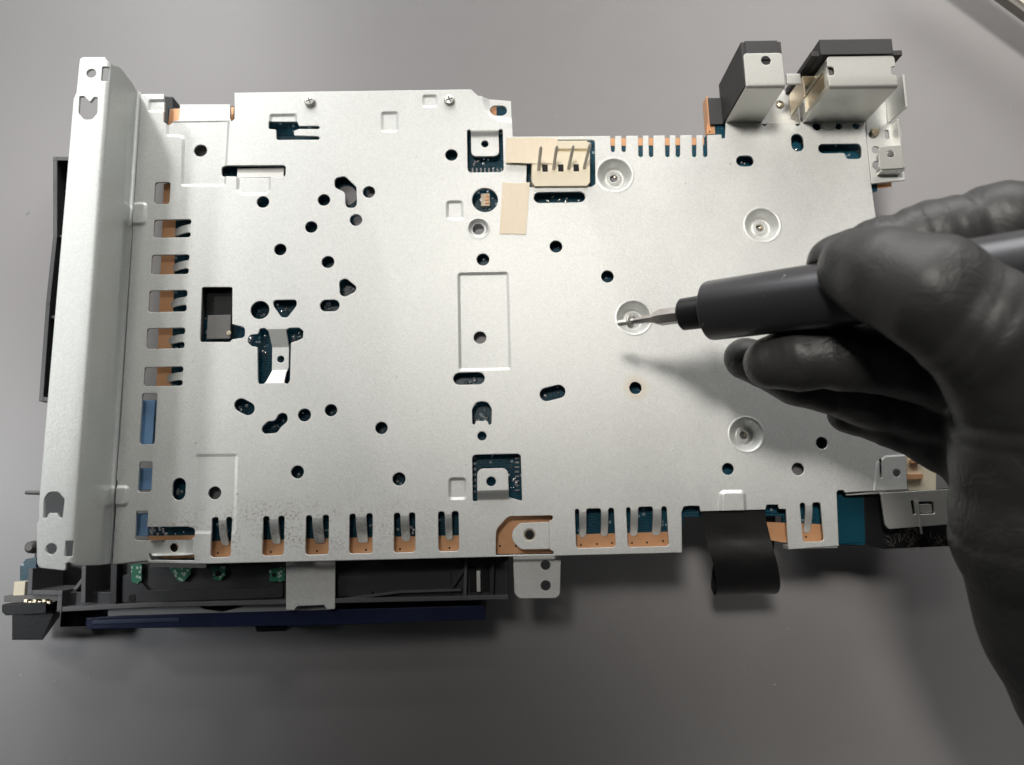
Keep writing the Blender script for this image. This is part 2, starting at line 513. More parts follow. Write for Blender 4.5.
def offset(loop, d):
    """inward offset of a simple loop (small d)"""
    n = len(loop); out = []
    a = sum(loop[i][0] * loop[(i + 1) % n][1] - loop[(i + 1) % n][0] * loop[i][1] for i in range(n))
    sg = 1 if a > 0 else -1
    for i in range(n):
        p = Vector(loop[i]); e0 = (p - Vector(loop[i - 1])); e1 = (Vector(loop[(i + 1) % n]) - p)
        if e0.length < 1e-9 or e1.length < 1e-9: continue
        n0 = Vector((-e0.y, e0.x)).normalized() * sg; n1 = Vector((-e1.y, e1.x)).normalized() * sg
        m_ = (n0 + n1)
        if m_.length < 1e-6: m_ = n0
        m_ = m_.normalized() / max(0.5, math.sqrt(max(0.0, (1 + n0.dot(n1)) / 2)))
        q = p + m_ * d
        if sdist(q.x, q.y, loop) > d * 0.9: out.append(tuple(q))
    return out
def bbox(loop, pad=0.0):
    xs = [p[0] for p in loop]; ys = [p[1] for p in loop]
    return (min(xs) - pad, min(ys) - pad, max(xs) + pad, max(ys) + pad)

def smst(t):
    t = max(0.0, min(1.0, t)); return t * t * (3 - 2 * t)
class Pad:       # raised or sunk flat area with a pressed edge
    def __init__(s, loop, h, w): s.loop = loop; s.h = h; s.w = w; s.bb = bbox(loop)
    def loops(s): return [s.loop, offset(s.loop, s.w * 0.5), offset(s.loop, s.w)]
    def z(s, x, y):
        b = s.bb
        if x < b[0] or x > b[2] or y < b[1] or y > b[3]: return 0.0
        d = sdist(x, y, s.loop)
        return s.h * smst(d / s.w) if d > 0 else 0.0
class Dish:      # round screw recess
    def __init__(s, u, v, r0, r1, depth, rim=0.0):
        L = Loc(u, v); s.c = L.c; s.r0 = r0 * L.s; s.r1 = r1 * L.s; s.d = depth; s.rim = rim
    def ring(s, r): return [(s.c.x + r * math.cos(2 * math.pi * i / 32), s.c.y + r * math.sin(2 * math.pi * i / 32)) for i in range(32)]
    def loops(s): return [s.ring(s.r1 + (s.r0 - s.r1) * q) for q in (1.15, 1.07, 1.0, 0.92, 0.82, 0.7, 0.55, 0.4, 0.25, 0.12, 0.0)] + ([s.ring(x) for x in (0.0016, 0.0019, 0.0022, 0.0025)] if s.r1 > 0.0026 else [])
    def z(s, x, y):
        r = math.hypot(x - s.c.x, y - s.c.y)
        q = (r - s.r1) / (s.r0 - s.r1)
        if q > 1.15: return 0.0
        if q > 1.0: return s.rim * (1 - (q - 1) / 0.15) 
        boss = 0.0009 * math.exp(-((r - 0.00175) / 0.00045) ** 2) if s.r1 > 0.0026 and r < 0.0026 else 0.0
        return -s.d * (1 - smst(q)) + s.rim * max(0, q) + boss
class Bend:      # a tongue bent out of the sheet: rectangle from its root; ease = share of its length taken by the bend
    def __init__(s, root, d, L, hw, depth, ease=1.0):
        s.p = Vector(root); s.d = Vector(d).normalized(); s.L = L; s.hw = hw; s.dep = depth; s.e = ease
    def loops(s):
        n = Vector((-s.d.y, s.d.x)) * s.hw
        ts = [s.e * k / 5 for k in range(6)] + ([1.0] if s.e < 1 else [])
        out = []
        for a, b in zip(ts[:-1], ts[1:]):
            q = [s.p + s.d * s.L * a - n, s.p + s.d * s.L * a + n, s.p + s.d * s.L * b + n, s.p + s.d * s.L * b - n]
            out.append([tuple(x) for x in q])
        return out
    def z(s, x, y):
        q = Vector((x, y)) - s.p
        t = q.dot(s.d) / s.L
        c = abs(q.x * s.d.y - q.y * s.d.x)
        if t <= 0 or t > 1.08 or c > s.hw * 1.08: return 0.0
        return s.dep * (t ** 1.6 if s.e == 1.0 else smst(t / s.e))

def sheet(name, outline, holes, feats, t, m, parent=None, zz=ZP, mapping=None, step=0.0012):
    """sheet metal: flat outline with holes, pressed features, real thickness"""
    pts = []; edges = []
    def put(loop, closed=True):
        k = len(pts)
        pts.extend(loop); n = len(loop)
        edges.extend((k + i, k + (i + 1) % n) for i in range(n))
    outl = resample(outline, step * 4)
    put(outl)
    hl = [resample(h, step) for h in holes]
    for h in hl: put(h)
    ob = bbox(outl)
    for f in feats:
        for lp in f.loops():
            if len(lp) > 2: put(resample(lp, step * 1.5))
    if mapping is not None:                      # grid for curved mapping
        xs = mapping[1]
        for x in xs:
            k = len(pts); pts.append((x, ob[1] - 0.001)); pts.append((x, ob[3] + 0.001)); edges.append((k, k + 1))
    r = delaunay_2d_cdt([Vector(p) for p in pts], edges, [], 0, 1e-7)
    V, F = r[0], r[2]
    hb = [(bbox(h), h) for h in hl]
    keep = []
    for f in F:
        cx = sum(V[i].x for i in f) / 3; cy = sum(V[i].y for i in f) / 3
        if not inside(cx, cy, outl): continue
        bad = False
        for b, h in hb:
            if b[0] <= cx <= b[2] and b[1] <= cy <= b[3] and inside(cx, cy, h): bad = True; break
        if bad: continue
        area2 = (V[f[1]] - V[f[0]]).cross(V[f[2]] - V[f[0]])
        if abs(area2) < 1e-13: continue
        keep.append(f if area2 > 0 else f[::-1])
    used = sorted({i for f in keep for i in f}); ix = {i: k for k, i in enumerate(used)}
    top = []; bot = []
    hgt = []
    for i in used:
        x, y = V[i].x, V[i].y
        h = sum(f.z(x, y) for f in feats)
        hgt.append(h)
        if mapping is None:
            top.append((x, y, zz + h)); bot.append((x, y, zz + h - t))
        else:
            top.append(mapping[0](x, y, h)); bot.append(mapping[0](x, y, h - t))
    n = len(top)
    faces = []; sm = []
    cnt = {}
    for f in keep:
        g = tuple(ix[i] for i in f)
        flat = mapping is None and max(hgt[i] for i in g) - min(hgt[i] for i in g) < 1e-6
        faces.append(g); sm.append(not flat)
        for a, b in ((g[0], g[1]), (g[1], g[2]), (g[2], g[0])): cnt[(a, b)] = 1
    base = list(faces); sm0 = list(sm)
    for g, s in zip(base, sm0):
        faces.append(tuple(i + n for i in g[::-1])); sm.append(s)
    for (a, b) in list(cnt):
        if (b, a) not in cnt:
            faces.append((b, a, a + n, b + n)); sm.append(False)
    o = link(name, top + bot, faces, m, parent, smooth=sm)
    o.data.set_sharp_from_angle(angle=math.radians(40))
    o.data.polygons.foreach_set('use_smooth', sm)
    o.data.update()
    return o

# ------------------------------------------------------------------ the setting
tb = MB().box(-1.2, -1.0, -0.004, 1.2, 1.4, 0.0)
o = tb.build('table_mat', M['mat'], None, angle=None)
tag(o, 'dark grey satin work mat the parts lie on', 'mat', kind='structure')

# ------------------------------------------------------------------ console assembly
pc = at(500, 340, ZP)
CON = thing('console_mainboard', (pc.x, pc.y, 0.0), 'silver shielded console mainboard with drive chassis, lying upside down on the grey mat', 'electronics')

# ---- shield plate
outline = poly([(141.0, 94), (164, 94), (163.5, 122), (168, 125), (173, 121), (177.5, 117), (178.5, 102.5), (229, 102.5), (229, 117),
                (231.5, 121.5), (234.5, 119), (234.5, 92.8), (471, 89.4), (478, 96), (511, 98.5), (512.8, 136.8), (553, 136.6),
                (610.2, 136.0), (611, 151), (613, 152.5), (615, 151), (615.2, 136.0),
                (621.2, 135.9), (621.7, 151), (624, 152.5), (626, 151), (626.2, 135.9),
                (638, 135.8), (638.5, 156), (640.8, 157.5), (643, 156), (643, 135.7),
                (648.6, 135.7), (649, 156), (651.2, 157.5), (653.5, 156), (653.5, 135.6),
                (665, 135.5), (665.3, 156), (667.5, 157.5), (669.8, 156), (669.8, 135.5),
                (675.5, 135.4), (675.8, 156), (678, 157.5), (680.3, 156), (680.3, 135.3),
                (691.8, 135.2), (692.2, 156), (694.3, 157.5), (696.5, 156), (696.6, 135.2),
                (702.8, 135.1), (703.2, 156), (705.3, 157.5), (707.6, 156), (707.5, 135.0),
                (721.5, 134.6), (721.8, 138.5), (725.4, 138), (726, 122.8),
                (761.5, 122.2), (761.8, 125), (764.5, 126.5), (767, 125), (767.5, 122.2), (795, 122), (795.3, 125), (797.5, 126.2), (800, 125), (800.8, 122),
                (864.8, 121.2), (871, 183), (875, 211), (889, 330), (905, 446), (907, 489), (845, 492.5), (843.5, 490), (838, 490.2), (836.5, 492.5),
                (838.8, 545.8), (788.5, 549.3), (786.2, 509.0), (779, 508.8), (778, 504.5), (766.5, 504.6), (765.5, 509.5), (700.5, 511.3),
                (699.5, 506), (690, 505.6), (683.5, 506.6), (681.5, 512), (682, 552.5),
                (558, 555.6), (495, 556.8), (335, 560.6), (205, 563.6), (149, 562.8), (147, 560.5), (112.5, 564.5)])
holes = []; feats = []
# round holes
for u, v, r in [(451.5, 155, 6), (263, 202, 6), (324, 200, 6), (369, 192, 6), (356, 220, 6), (311.3, 227, 6), (280.3, 249.5, 6), (328, 262, 6.2),
                (260, 310, 9.3), (304.5, 415, 6.5), (331, 410.3, 6.2), (297.5, 472, 6.5), (214.5, 493, 6.5), (483, 259.5, 6.2), (556, 246.5, 6.2),
                (607.5, 276.5, 6.2), (480, 337.3, 6.3), (635.5, 388, 6.2), (482, 436, 4.6), (822, 443, 6), (728, 469, 6), (798, 469, 6.3),
                (399, 479, 6.6), (381.5, 428, 6.2), (200, 150, 6.3), (485, 200, 12.6)]:
    holes.append(circle(u, v, r))
# slots and odd holes
holes += [poly([(334.5, 178), (345, 176), (356.5, 187), (357, 208), (345.5, 208), (345, 192.5), (334.5, 187.5)], 4.6),
          poly([(339, 280.5), (346, 278), (357, 287), (355, 292), (345, 297), (340, 295)], 4.5),
          poly([(273, 300), (297, 299.5), (296.5, 306), (287, 318), (281, 317), (273.5, 306)], 4.2),
          stadium(326, 305.5, 333.5, 305.5, 6), stadium(240.8, 404.8, 248.2, 408.8, 6.6),
          stadium(179, 484.5, 179, 493.5, 6.6), stadium(459.5, 378.5, 478.5, 378.5, 6.2), stadium(546.5, 394.3, 558.7, 391.6, 6.8),
          stadium(539.5, 197.3, 579.5, 197.3, 5.6), stadium(742, 161, 748, 161, 5.6), stadium(797.5, 139.5, 797.5, 145.5, 6),
          poly([(818, 144), (861.5, 143.5), (861.8, 159), (846, 159), (844.5, 153), (818.5, 153.5)], [4.5, 4.5, 4.5, 4, 2, 4.5]),
          poly([(261, 428), (268, 421), (275, 421), (279, 413), (287, 413), (288, 421), (281, 427), (277, 433), (263, 434)], 5),
          rrect(200.8, 287, 232.5, 342, 2), rrect(140.8, 393, 156, 444, 2.5), rrect(138.6, 461.5, 152, 492, 2.5),
          rrect(154.4, 182, 170, 204, 3)]
holes[-4] = poly([(202, 287), (232.5, 287), (232.3, 324), (238, 325.5), (245, 327), (245, 337.5), (238, 338.5), (232, 339.5), (230, 342), (200, 342)], [2, 2, 1, 1, 4, 4, 1, 2, 2, 2])
# bottom-left recess with the blue strip running into it
holes.append(poly([(136.2, 511), (148.2, 510.5), (147.3, 527), (187, 526.5), (194.5, 528), (195, 538), (187.5, 540), (147, 540.5), (134.8, 540)], [2, 2, 0, 0, 4, 4, 0, 0, 1]))
holes.append(poly([(148, 552), (153, 556), (194.5, 555), (194.5, 560.4), (150, 560)], 0.8))
# left spring slots: hole minus a tongue that comes in from the right and dips to the board
for (u0, v0, u1, v1) in [(153.8, 219.5, 191, 237.5), (151.3, 254.7, 189, 274.3), (148.8, 290.3, 187, 311.8), (146.6, 328, 184.8, 348.6), (144, 366.8, 183, 386)]:
    L = Loc((u0 + u1) / 2, (v0 + v1) / 2); a = (u1 - u0) / 2; b = (v1 - v0) / 2; tt = a - 21.5; w = 3.9
    holes.append(rounded([L(-a, -b), L(a, -b), L(a, -w), L(tt, -w), L(tt, w), L(a, w), L(a, b), L(-a, b)], [2.5 * L.s, 2.6 * L.s, 2.4 * L.s, 3.5 * L.s, 3.5 * L.s, 2.4 * L.s, 2.6 * L.s, 2.5 * L.s]))
    feats.append(Bend(L(a, 0), (-1, 0), 21.5 * L.sx, w * L.sy, -0.0042))
# bottom spring slots: tongue from above
def uslot(u0, v0, u1, v1, tongues, dep=-0.0042):
    L = Loc((u0 + u1) / 2, (v0 + v1) / 2); cu = (u0 + u1) / 2; cv = (v0 + v1) / 2
    pts = [L(u0 - cu, v1 - cv), L(u0 - cu, v0 - cv)]; rs = [3.2 * L.s, 2.6 * L.s]
    for (a, b, e) in tongues:
        pts += [L(a - cu, v0 - cv), L(a - cu, e - cv), L(b - cu, e - cv), L(b - cu, v0 - cv)]
        rs += [2.4 * L.s, 3.2 * L.s, 3.2 * L.s, 2.4 * L.s]
        feats.append(Bend(L((a + b) / 2 - cu, v0 + 3 - cv), (0, -1), (e - v0 - 3) * L.sy, (b - a) / 2 * L.sx, dep))
    pts += [L(u1 - cu, v0 - cv), L(u1 - cu, v1 - cv)]; rs += [2.6 * L.s, 3.2 * L.s]
    holes.append(rounded(pts, rs))
uslot(211, 517, 231.3, 557, [(217.6, 225.2, 546)])
uslot(262.6, 516, 284.2, 555.4, [(269, 277.8, 544.5)])
uslot(305.6, 515, 328.8, 554.5, [(311.9, 322.3, 544)])
uslot(349.2, 513.4, 372.6, 553.4, [(355.6, 366.2, 543.2)])
uslot(393.8, 512.6, 415.4, 552.4, [(400.3, 409, 541.5)])
uslot(438.2, 511.2, 458.9, 551.2, [(444.9, 452, 540.5)])
uslot(575.5, 508.3, 615, 547.6, [(580, 587, 537.6), (602, 609, 537)])
uslot(627, 506.6, 668, 546.6, [(631.5, 639, 536), (654, 662.5, 536)])
uslot(801.3, 502.5, 822.5, 541.5, [(807, 814, 533)])
# square windows with a fixing tab
u0, v0, u1, v1 = 467.3, 129.3, 503.4, 172.3
L = Loc(485.3, 150.8)
holes.append(rounded([L(-18, -21.5), L(-14.2, -21.5), L(-14.2, 3.8), L(13.8, 3.8), L(13.8, -21.5), L(18, -21.5), L(18, 21.5), L(-18, 21.5)], [1.6 * L.s, 1.6 * L.s, 5 * L.s, 5 * L.s, 1.6 * L.s, 1.6 * L.s, 4 * L.s, 4 * L.s]))
holes.append(circle(484.8, 142.3, 3.6))
feats.append(Bend(L(0, -21), (0, -1), 25 * L.sy, 14.2 * L.sx, -0.0012, 0.25))
L = Loc(497, 477.5)
holes.append(rounded([L(-24.5, -23.5), L(24.5, -23.5), L(24.5, 24), L(11.5, 20), L(11, -9), L(-19.5, -9), L(-20, 23), L(-24.5, 23)], [4 * L.s, 4 * L.s, 1 * L.s, 1 * L.s, 6 * L.s, 6 * L.s, 1 * L.s, 1.5 * L.s]))
holes.append(circle(491.2, 481.6, 4.8))
feats.append(Bend(L(-4.3, 22), (0, 1), 31 * L.sy, 16 * L.sx, 0.0016, 0.3))
# arch with a small tongue
holes.append(poly([(472.3, 423.5), (472, 409), (476, 402.5), (482, 401), (488, 402.5), (491.8, 409), (491.5, 423.5), (489, 425.5), (487.5, 421), (476, 421), (474.8, 425)], [0.8, 4, 4, 4, 4, 4, 0.8, 0.8, 1, 1, 0.8]))
# bridge strap: dumbbell hole with a strap down its middle, sunk in the centre
L = Loc(276, 356)
holes.append(poly([(248, 338), (251, 334.5), (258, 334), (260, 328.5), (265, 328), (268.3, 331), (270.5, 345), (270.2, 370), (266, 381), (264, 384), (258.5, 384), (257.8, 379), (257.5, 347), (252, 346.2), (248, 343)], 1.6))
holes.append(poly([(286, 330), (289, 327.8), (299, 327.5), (303.5, 331), (303, 338), (297, 341), (291, 342.5), (290, 380), (288, 384), (284, 383), (284.8, 372), (287.2, 366), (287.4, 347)], 1.6))
class Strap:
    def __init__(s):
        s.bb = bbox([w2(262, 329), w2(292, 384)])
        s.y0 = w2(276, 329)[1]; s.y1 = w2(276, 346)[1]; s.y2 = w2(276, 369)[1]; s.y3 = w2(276, 383)[1]
        s.x0 = w2(264.5, 356)[0]; s.x1 = w2(288.6, 356)[0]
    def loops(s):
        ys = [s.y0, s.y1, s.y2, s.y3]
        return [[(s.x0, a), (s.x1, a), (s.x1, b), (s.x0, b)] for a, b in zip(ys[:-1], ys[1:])]
    def z(s, x, y):
        if not (s.x0 < x < s.x1 and s.y3 < y < s.y0): return 0.0
        if y > s.y1: return -0.0020 * (s.y0 - y) / (s.y0 - s.y1)
        if y < s.y2: return -0.0020 * (y - s.y3) / (s.y2 - s.y3)
        return -0.0020
feats.append(Strap())
class StrapX:
    def __init__(s):
        L = [w2(u, 547) for u in (150, 159, 183, 193)]
        s.x = [p[0] for p in L]; s.y0 = w2(171, 553.5)[1]; s.y1 = w2(171, 540.4)[1]
    def loops(s): return [[(a, s.y0), (b, s.y0), (b, s.y1), (a, s.y1)] for a, b in zip(s.x[:-1], s.x[1:])]
    def z(s, x, y):
        if not (s.y0 - 0.0004 < y < s.y1 + 0.0001 and s.x[0] < x < s.x[3]): return 0.0
        if x < s.x[1]: return -0.0022 * (x - s.x[0]) / (s.x[1] - s.x[0])
        if x > s.x[2]: return -0.0022 * (s.x[3] - x) / (s.x[3] - s.x[2])
        return -0.0022
feats.append(StrapX()); holes.append(circle(171, 548, 4.4))
holes.append(circle(279, 358, 3.6))
# long slot, T slot
holes.append(poly([(221, 165.5), (285.8, 165), (285.5, 177), (240, 177.3), (236, 176.6), (221.3, 176)], 3))
holes.append(poly([(268.7, 121), (297, 121), (299, 126), (318, 125.8), (320.6, 127.5), (318, 129.2), (299, 129), (294, 131), (294, 135.5), (318, 136.2), (320.6, 138), (318, 139.8), (276.5, 140), (276, 129.5), (268.5, 129)], [2, 2, 1, 1, 1.4, 1, 1, 1.5, 1.5, 1, 1.4, 1, 2, 1, 1.5]))
# power connector window
holes.append(poly([(527, 150), (530, 140), (553, 139.6), (584, 139.4), (595, 140), (595.6, 184.5), (591, 187), (530, 187.2), (526.3, 184)], [2, 1, 1, 1, 3, 3, 3, 2, 2]))
# opening above the lower fixing tab
holes.append(poly([(495.8, 555.2), (496, 530), (508, 516.2), (552, 515.4), (553.5, 517.5), (551.5, 520.2), (549, 521), (549.5, 549.5), (553.5, 551), (553.5, 554.3)], [1, 10, 9, 1.5, 2, 1, 1.5, 1.5, 1.5, 1]))
# the bits of slot at the ports
holes.append(poly([(814.5, 121.9), (812.6, 125), (815, 128.5), (820, 129), (822, 125.5), (822.3, 121.9)], 1.5))
holes[-1] = circle(817, 126.5, 4.2)
holes.append(circle(838.5, 126.2, 3.6)); holes.append(circle(856, 126, 3.4))
# hole in the sunk corner tab
holes.append(stadium(495.5, 108, 501.5, 108, 5.4))
# holes round the right tab
holes.append(poly([(879, 459), (881.5, 458.5), (882, 478), (879.6, 478)], 0.6))
holes.append(circle(896.5, 473, 4))
# screw recesses
for u, v in ((615, 175), (762.6, 225), (634, 317.5), (746.5, 434.5)):
    feats.append(Dish(u, v, 17.5, 9.0, 0.0034, 0.0001))
    holes.append([(Loc(u, v).c.x + 0.00130 * math.cos(2 * math.pi * k / 18), Loc(u, v).c.y + 0.00130 * math.sin(2 * math.pi * k / 18)) for k in range(18)])
feats.append(Dish(478.5, 228.5, 10.5, 6.8, 0.0011, 0.0001)); holes.append(circle(478.3, 228, 5.8))
# pads and pressed outlines
for lp, h in [(rrect(422, 94.3, 437.8, 107.3, 3), -0.0005), (rrect(380.8, 111.2, 398.6, 132, 3), -0.0005), (rrect(446, 200.2, 463.6, 220, 4), -0.0005),
              (rrect(448.2, 477.3, 466.8, 500, 4.5), -0.0005), (rrect(458, 271.5, 510.2, 370, 3.5), -0.0005),
              (poly([(166, 119.5), (230, 118.5), (226, 186), (180.5, 186.3), (182, 137), (166, 136.4)], 3), -0.0005),
              (poly([(195, 454), (238, 453.5), (236, 534), (190, 534)], 3), -0.0002),
              (rrect(147.8, 99, 168, 112, 3), -0.0005), (rrect(269, 113.5, 297.5, 124, 3), -0.0005),
              (poly([(236.5, 170), (271, 170), (271, 190), (266, 195), (241, 195.2), (236, 190)], 3), -0.0005),
              (poly([(130.6, 202.5), (147.6, 202), (146.6, 225.8), (129, 226)], 4.5), 0.0006), (poly([(113.6, 485.5), (129.6, 485), (128.6, 506.8), (112, 507)], 4.5), 0.0006),
              (poly([(718, 516), (719, 493), (722.5, 490), (742, 489.6), (746, 493), (747, 516)], 4), 0.0010),
              (poly([(722, 124), (722, 118), (866, 118), (866, 124)], 0), 0.0)]:
    if h: feats.append(Pad(lp, h, 0.0010 if h < 0.0008 else 0.0012))
feats.append(Pad(poly([(481.5, 85), (482, 98), (484, 107), (489.5, 116), (498, 121), (516, 123.3), (525, 122), (525, 85)], 0), -0.0018, 0.0026))
feats.append(Pad(poly([(170, 98), (170, 121), (232.6, 120), (232.6, 98)], 0), -0.0013, 0.0009))
feats.append(Pad(poly([(870, 520), (876, 462), (885, 455.5), (925, 453), (925, 520)], 0), 0.0002, 0.0006))
SH = sheet('shield_plate', outline, holes, feats, 0.0008, M['shield'], CON)

# skirts that turn down from the plate's lower edge
sk = MB()
for (a, b) in (((113, 564.3), (147, 560.9)), ((206, 563.4), (284, 561.7)), ((336, 560.4), (495, 556.6)), ((559, 555.3), (681.6, 552.3)), ((789, 549), (838.4, 545.6))):
    p = at(*a, ZP); q = at(*b, ZP)
    sk = MB(); sk.box(p.x, min(p.y, q.y) - 0.0001, ZP - 0.0052, q.x, max(p.y, q.y) + 0.0006, ZP - 0.00083)
    sk.build('edge_skirt', M['shield'], SH)
# lips seen along the lower-left edge
lp = MB()
a, b, c_, d_ = at(150, 563, ZP - 0.001), at(206, 563.8, ZP - 0.001), at(206, 568, ZP - 0.003), at(150, 567, ZP - 0.003)
lp.slab([d_, c_, b, a], 0.0006)
lp.build('turned_lip', M['tin'], SH)

# ---- left flange: lip, bend, wall, fillet
HF = 0.0262
ZL = ZP + HF
xw = (at(113.5, 66, ZL).x + at(74.5, 500, ZL).x) / 2       # outer corner of lip and wall
xb = at(126, 320, ZP).x                                      # fold at the plate
xt = xw
RB = 0.0014
wallL = math.hypot(xb - xt, HF)
def prof(s):
    """s < 0 along the lip, 0..: bend and wall; returns x, z and outward normal"""
    if s <= 0: return (xt - RB + s, ZL, 0.0, 1.0)
    arc = RB * math.pi / 2
    if s < arc:
        a = s / RB
        return (xt - RB + RB * math.sin(a), ZL - RB + RB * math.cos(a), math.sin(a), math.cos(a))
    L = HF - RB - RB * 0.9
    q = (s - arc) / L
    sl = (xb - RB * 0.9 - xt)
    if q < 1: return (xt + sl * q, ZL - RB - L * q, 1.0, 0.0)
    R2 = RB * 0.9
    a = min((s - arc - L) / R2, math.pi / 2)
    return (xt + sl + R2 * (1 - math.cos(a)), ZP + R2 * (1 - math.sin(a)), math.cos(a), math.sin(a))
S_END = RB * math.pi / 2 + (HF - RB * 1.9) + RB * 0.9 * math.pi / 2
def fmap(s, y, h):
    x, z, nx, nz = prof(s)
    return (x + nx * h, y, z + nz * h)
def lp2(u, v):
    p = at(u, v, ZL); return (min(p.x - (xt - RB), 0.0), p.y)
def lpc(u, v, r):
    c = at(u, v, ZL); s = (at(u + 1, v, ZL) - c).length
    return [(c.x - (xt - RB) + r * s * math.cos(2 * math.pi * k / 20), c.y + r * s * math.sin(2 * math.pi * k / 20)) for k in range(20)]
yt = at(105, 57.5, ZL).y; ybot = at(65, 571, ZL).y
ytp = at(140.5, 92, ZP).y; ybp = at(111.5, 564, ZP).y
fo = [lp2(80, 57.3), lp2(105, 57), (0.0, at(109, 60, ZL).y), (RB * 1.5, at(114, 62.5, ZL).y), (RB * 1.57 + 0.006, ytp + (yt - ytp) * 0.62), (RB * 1.57 + 0.008, ytp + (yt - ytp) * 0.45), (S_END * 0.8, ytp + 0.0004), (S_END, ytp),
      (S_END, ybp), (S_END * 0.8, ybp), (RB * 1.6, at(73, 566, ZL).y), (0.0, at(70, 562, ZL).y), lp2(66, 563), lp2(65, 570.5), lp2(37, 567.5), lp2(36.5, 525), lp2(39, 518), lp2(38.8, 505), lp2(73.6, 99), lp2(76.4, 92.5)]
fo = rounded(fo, [0.0012, 0.0005] + [0.0004] * 12 + [0.002, 0.001, 0.001, 0.001, 0.001, 0.001])
fh = [lpc(91.3, 73.3, 4.9), lpc(51.3, 548.8, 5.6)]
fh.append(rounded([lp2(79.3, 96.3), lp2(84, 96), lp2(90, 102), lp2(94, 97), lp2(97.8, 97), lp2(97.3, 113), lp2(92, 119.6), lp2(84, 119.6), lp2(78.5, 113)], [0.0003, 0.0003, 0.0003, 0.0003, 0.0006, 0.0015, 0.0015, 0.0015, 0.0015]))
fh.append(rounded([lp2(43.2, 518), lp2(44, 499), lp2(48, 492), lp2(58, 491.5), lp2(64.8, 499), lp2(62.6, 518), lp2(59, 517.5), lp2(57, 513), lp2(49, 513), lp2(47, 517.5)], [0.0003, 0.001, 0.0015, 0.0015, 0.001, 0.0004, 0.0004, 0.0006, 0.0006, 0.0003]))
ya, yb_ = at(109, 66.5, ZL).y, at(109, 81, ZL).y
fh.append(rounded([(-0.0012, ya), (RB * 0.9, ya), (RB * 0.9, yb_), (-0.0012, yb_)], 0.0003))
ya, yb_ = at(72, 540.5, ZL).y, at(72, 556.5, ZL).y
fh.append(rounded([(-0.0014, ya), (RB * 0.7, ya), (RB * 0.7, yb_), (-0.0014, yb_)], 0.0003))
def wallpad(v):
    y0 = at(124, v - 12, ZP + 0.003).y; y1 = at(124, v + 12, ZP + 0.003).y
    return rounded([(S_END - 0.0062, y1), (S_END + 0.001, y1), (S_END + 0.001, y0), (S_END - 0.0062, y0)], 0.002)
ff = [Pad(wallpad(214), 0.0004, 0.0012), Pad(wallpad(496), 0.0004, 0.0012)]
gx = [RB * 1.5708 * k / 6 for k in range(7)] + [RB * 1.5708 + (HF - RB * 1.9) * k / 3 for k in (1, 2, 3)] + [S_END - RB * 0.9 * 1.5708 * k / 5 for k in (4, 3, 2, 1)]
sheet('side_flange', fo, fh, ff, 0.0009, M['flange'], CON, mapping=(fmap, gx))

# ---- circuit board below the plate
MB_b = MB()
bl = poly([(164, 100), (236, 98), (476, 97), (510, 101), (516, 140), (700, 138), (712, 130), (716, 126), (870, 126), (873, 180), (905, 450), (862, 492), (862, 548), (786, 549), (784, 516), (683, 520), (682, 553), (300, 558), (162, 560), (150, 555), (146, 390), (166, 388)], 0, ZB)
bl = poly([(168, 108), (236, 106), (476, 105), (506, 106), (512, 138.8), (704, 137.8), (713, 131), (716, 122.8), (864, 122.8), (868, 184), (896, 446), (868, 496), (866, 545), (784, 543), (783, 516), (684, 517), (678, 550), (300, 556.5), (166, 559), (152, 555), (162, 388)], 0, ZB)
PCB = MB().prism(bl, ZB - 0.0016, ZB).build('circuit_board', M['pcb'], CON, angle=None)
# bare copper borders, one sheet above the lacquer
for nm, pts in [('copper_border', [(164, 184), (177, 184), (171, 388), (156.5, 388)]), ('copper_border', [(209, 541), (470, 535), (470, 553.3), (206, 558)]),
                ('copper_border', [(495, 514), (556, 514), (556, 553), (495, 554)]), ('copper_border', [(570, 534.5), (676, 531.5), (676, 549.2), (570, 551.5)]),
                ('copper_border', [(766, 522), (830, 524.5), (830, 542), (784, 542.5), (770, 540)]), ('copper_border', [(606, 138.4), (704, 137.9), (704, 145), (606, 146)]),
                ('copper_border', [(170, 109), (234, 107), (233, 125), (168, 126)]), ('copper_border', [(148, 536), (200, 535), (200, 558), (166, 558.5), (152, 555)])]:
    p = MB().prism(poly(pts, 0, ZB), ZB + 0.00002, ZB + 0.00012)
    p.build(nm, M['copper'], PCB, angle=None)
p = MB().prism(poly([(488, 106), (496.5, 106), (496.5, 120), (488, 120)], 0, ZB), ZB + 0.00002, ZB + 0.00012); p.build('copper_border', M['copper'], PCB, angle=None)
# the small gold vias drawn in the border are dimples of solder mask: black dots
for u, v in ((218, 553), (271, 552), (317, 551), (366, 550), (400, 549), (449.5, 548), (500, 546), (516, 546), (581, 545), (597, 544), (612, 543), (632, 543), (647, 542.5), (663, 541), (806, 537)):
    c = at(u, v, ZB + 0.00012); MB().tube(c, c + Vector((0, 0, 0.00004)), 0.00035, n=10).build('dark_hole_disc', M['black'], PCB)
c = at(171, 549.5, ZB + 0.00012); MB().tube(c, c + Vector((0, 0, 0.00006)), 0.0022, n=16).build('dark_hole_disc', M['black'], PCB)  # black disc on the copper paints the clip hole's dark depth
MB().prism(poly([(156, 96), (173, 97), (173, 128), (156, 128)], 0, 0.03), 0.006, 0.03).build('notch_dark_fill', M['black'], CON, angle=None)  # black block added behind the notch so it reads dark
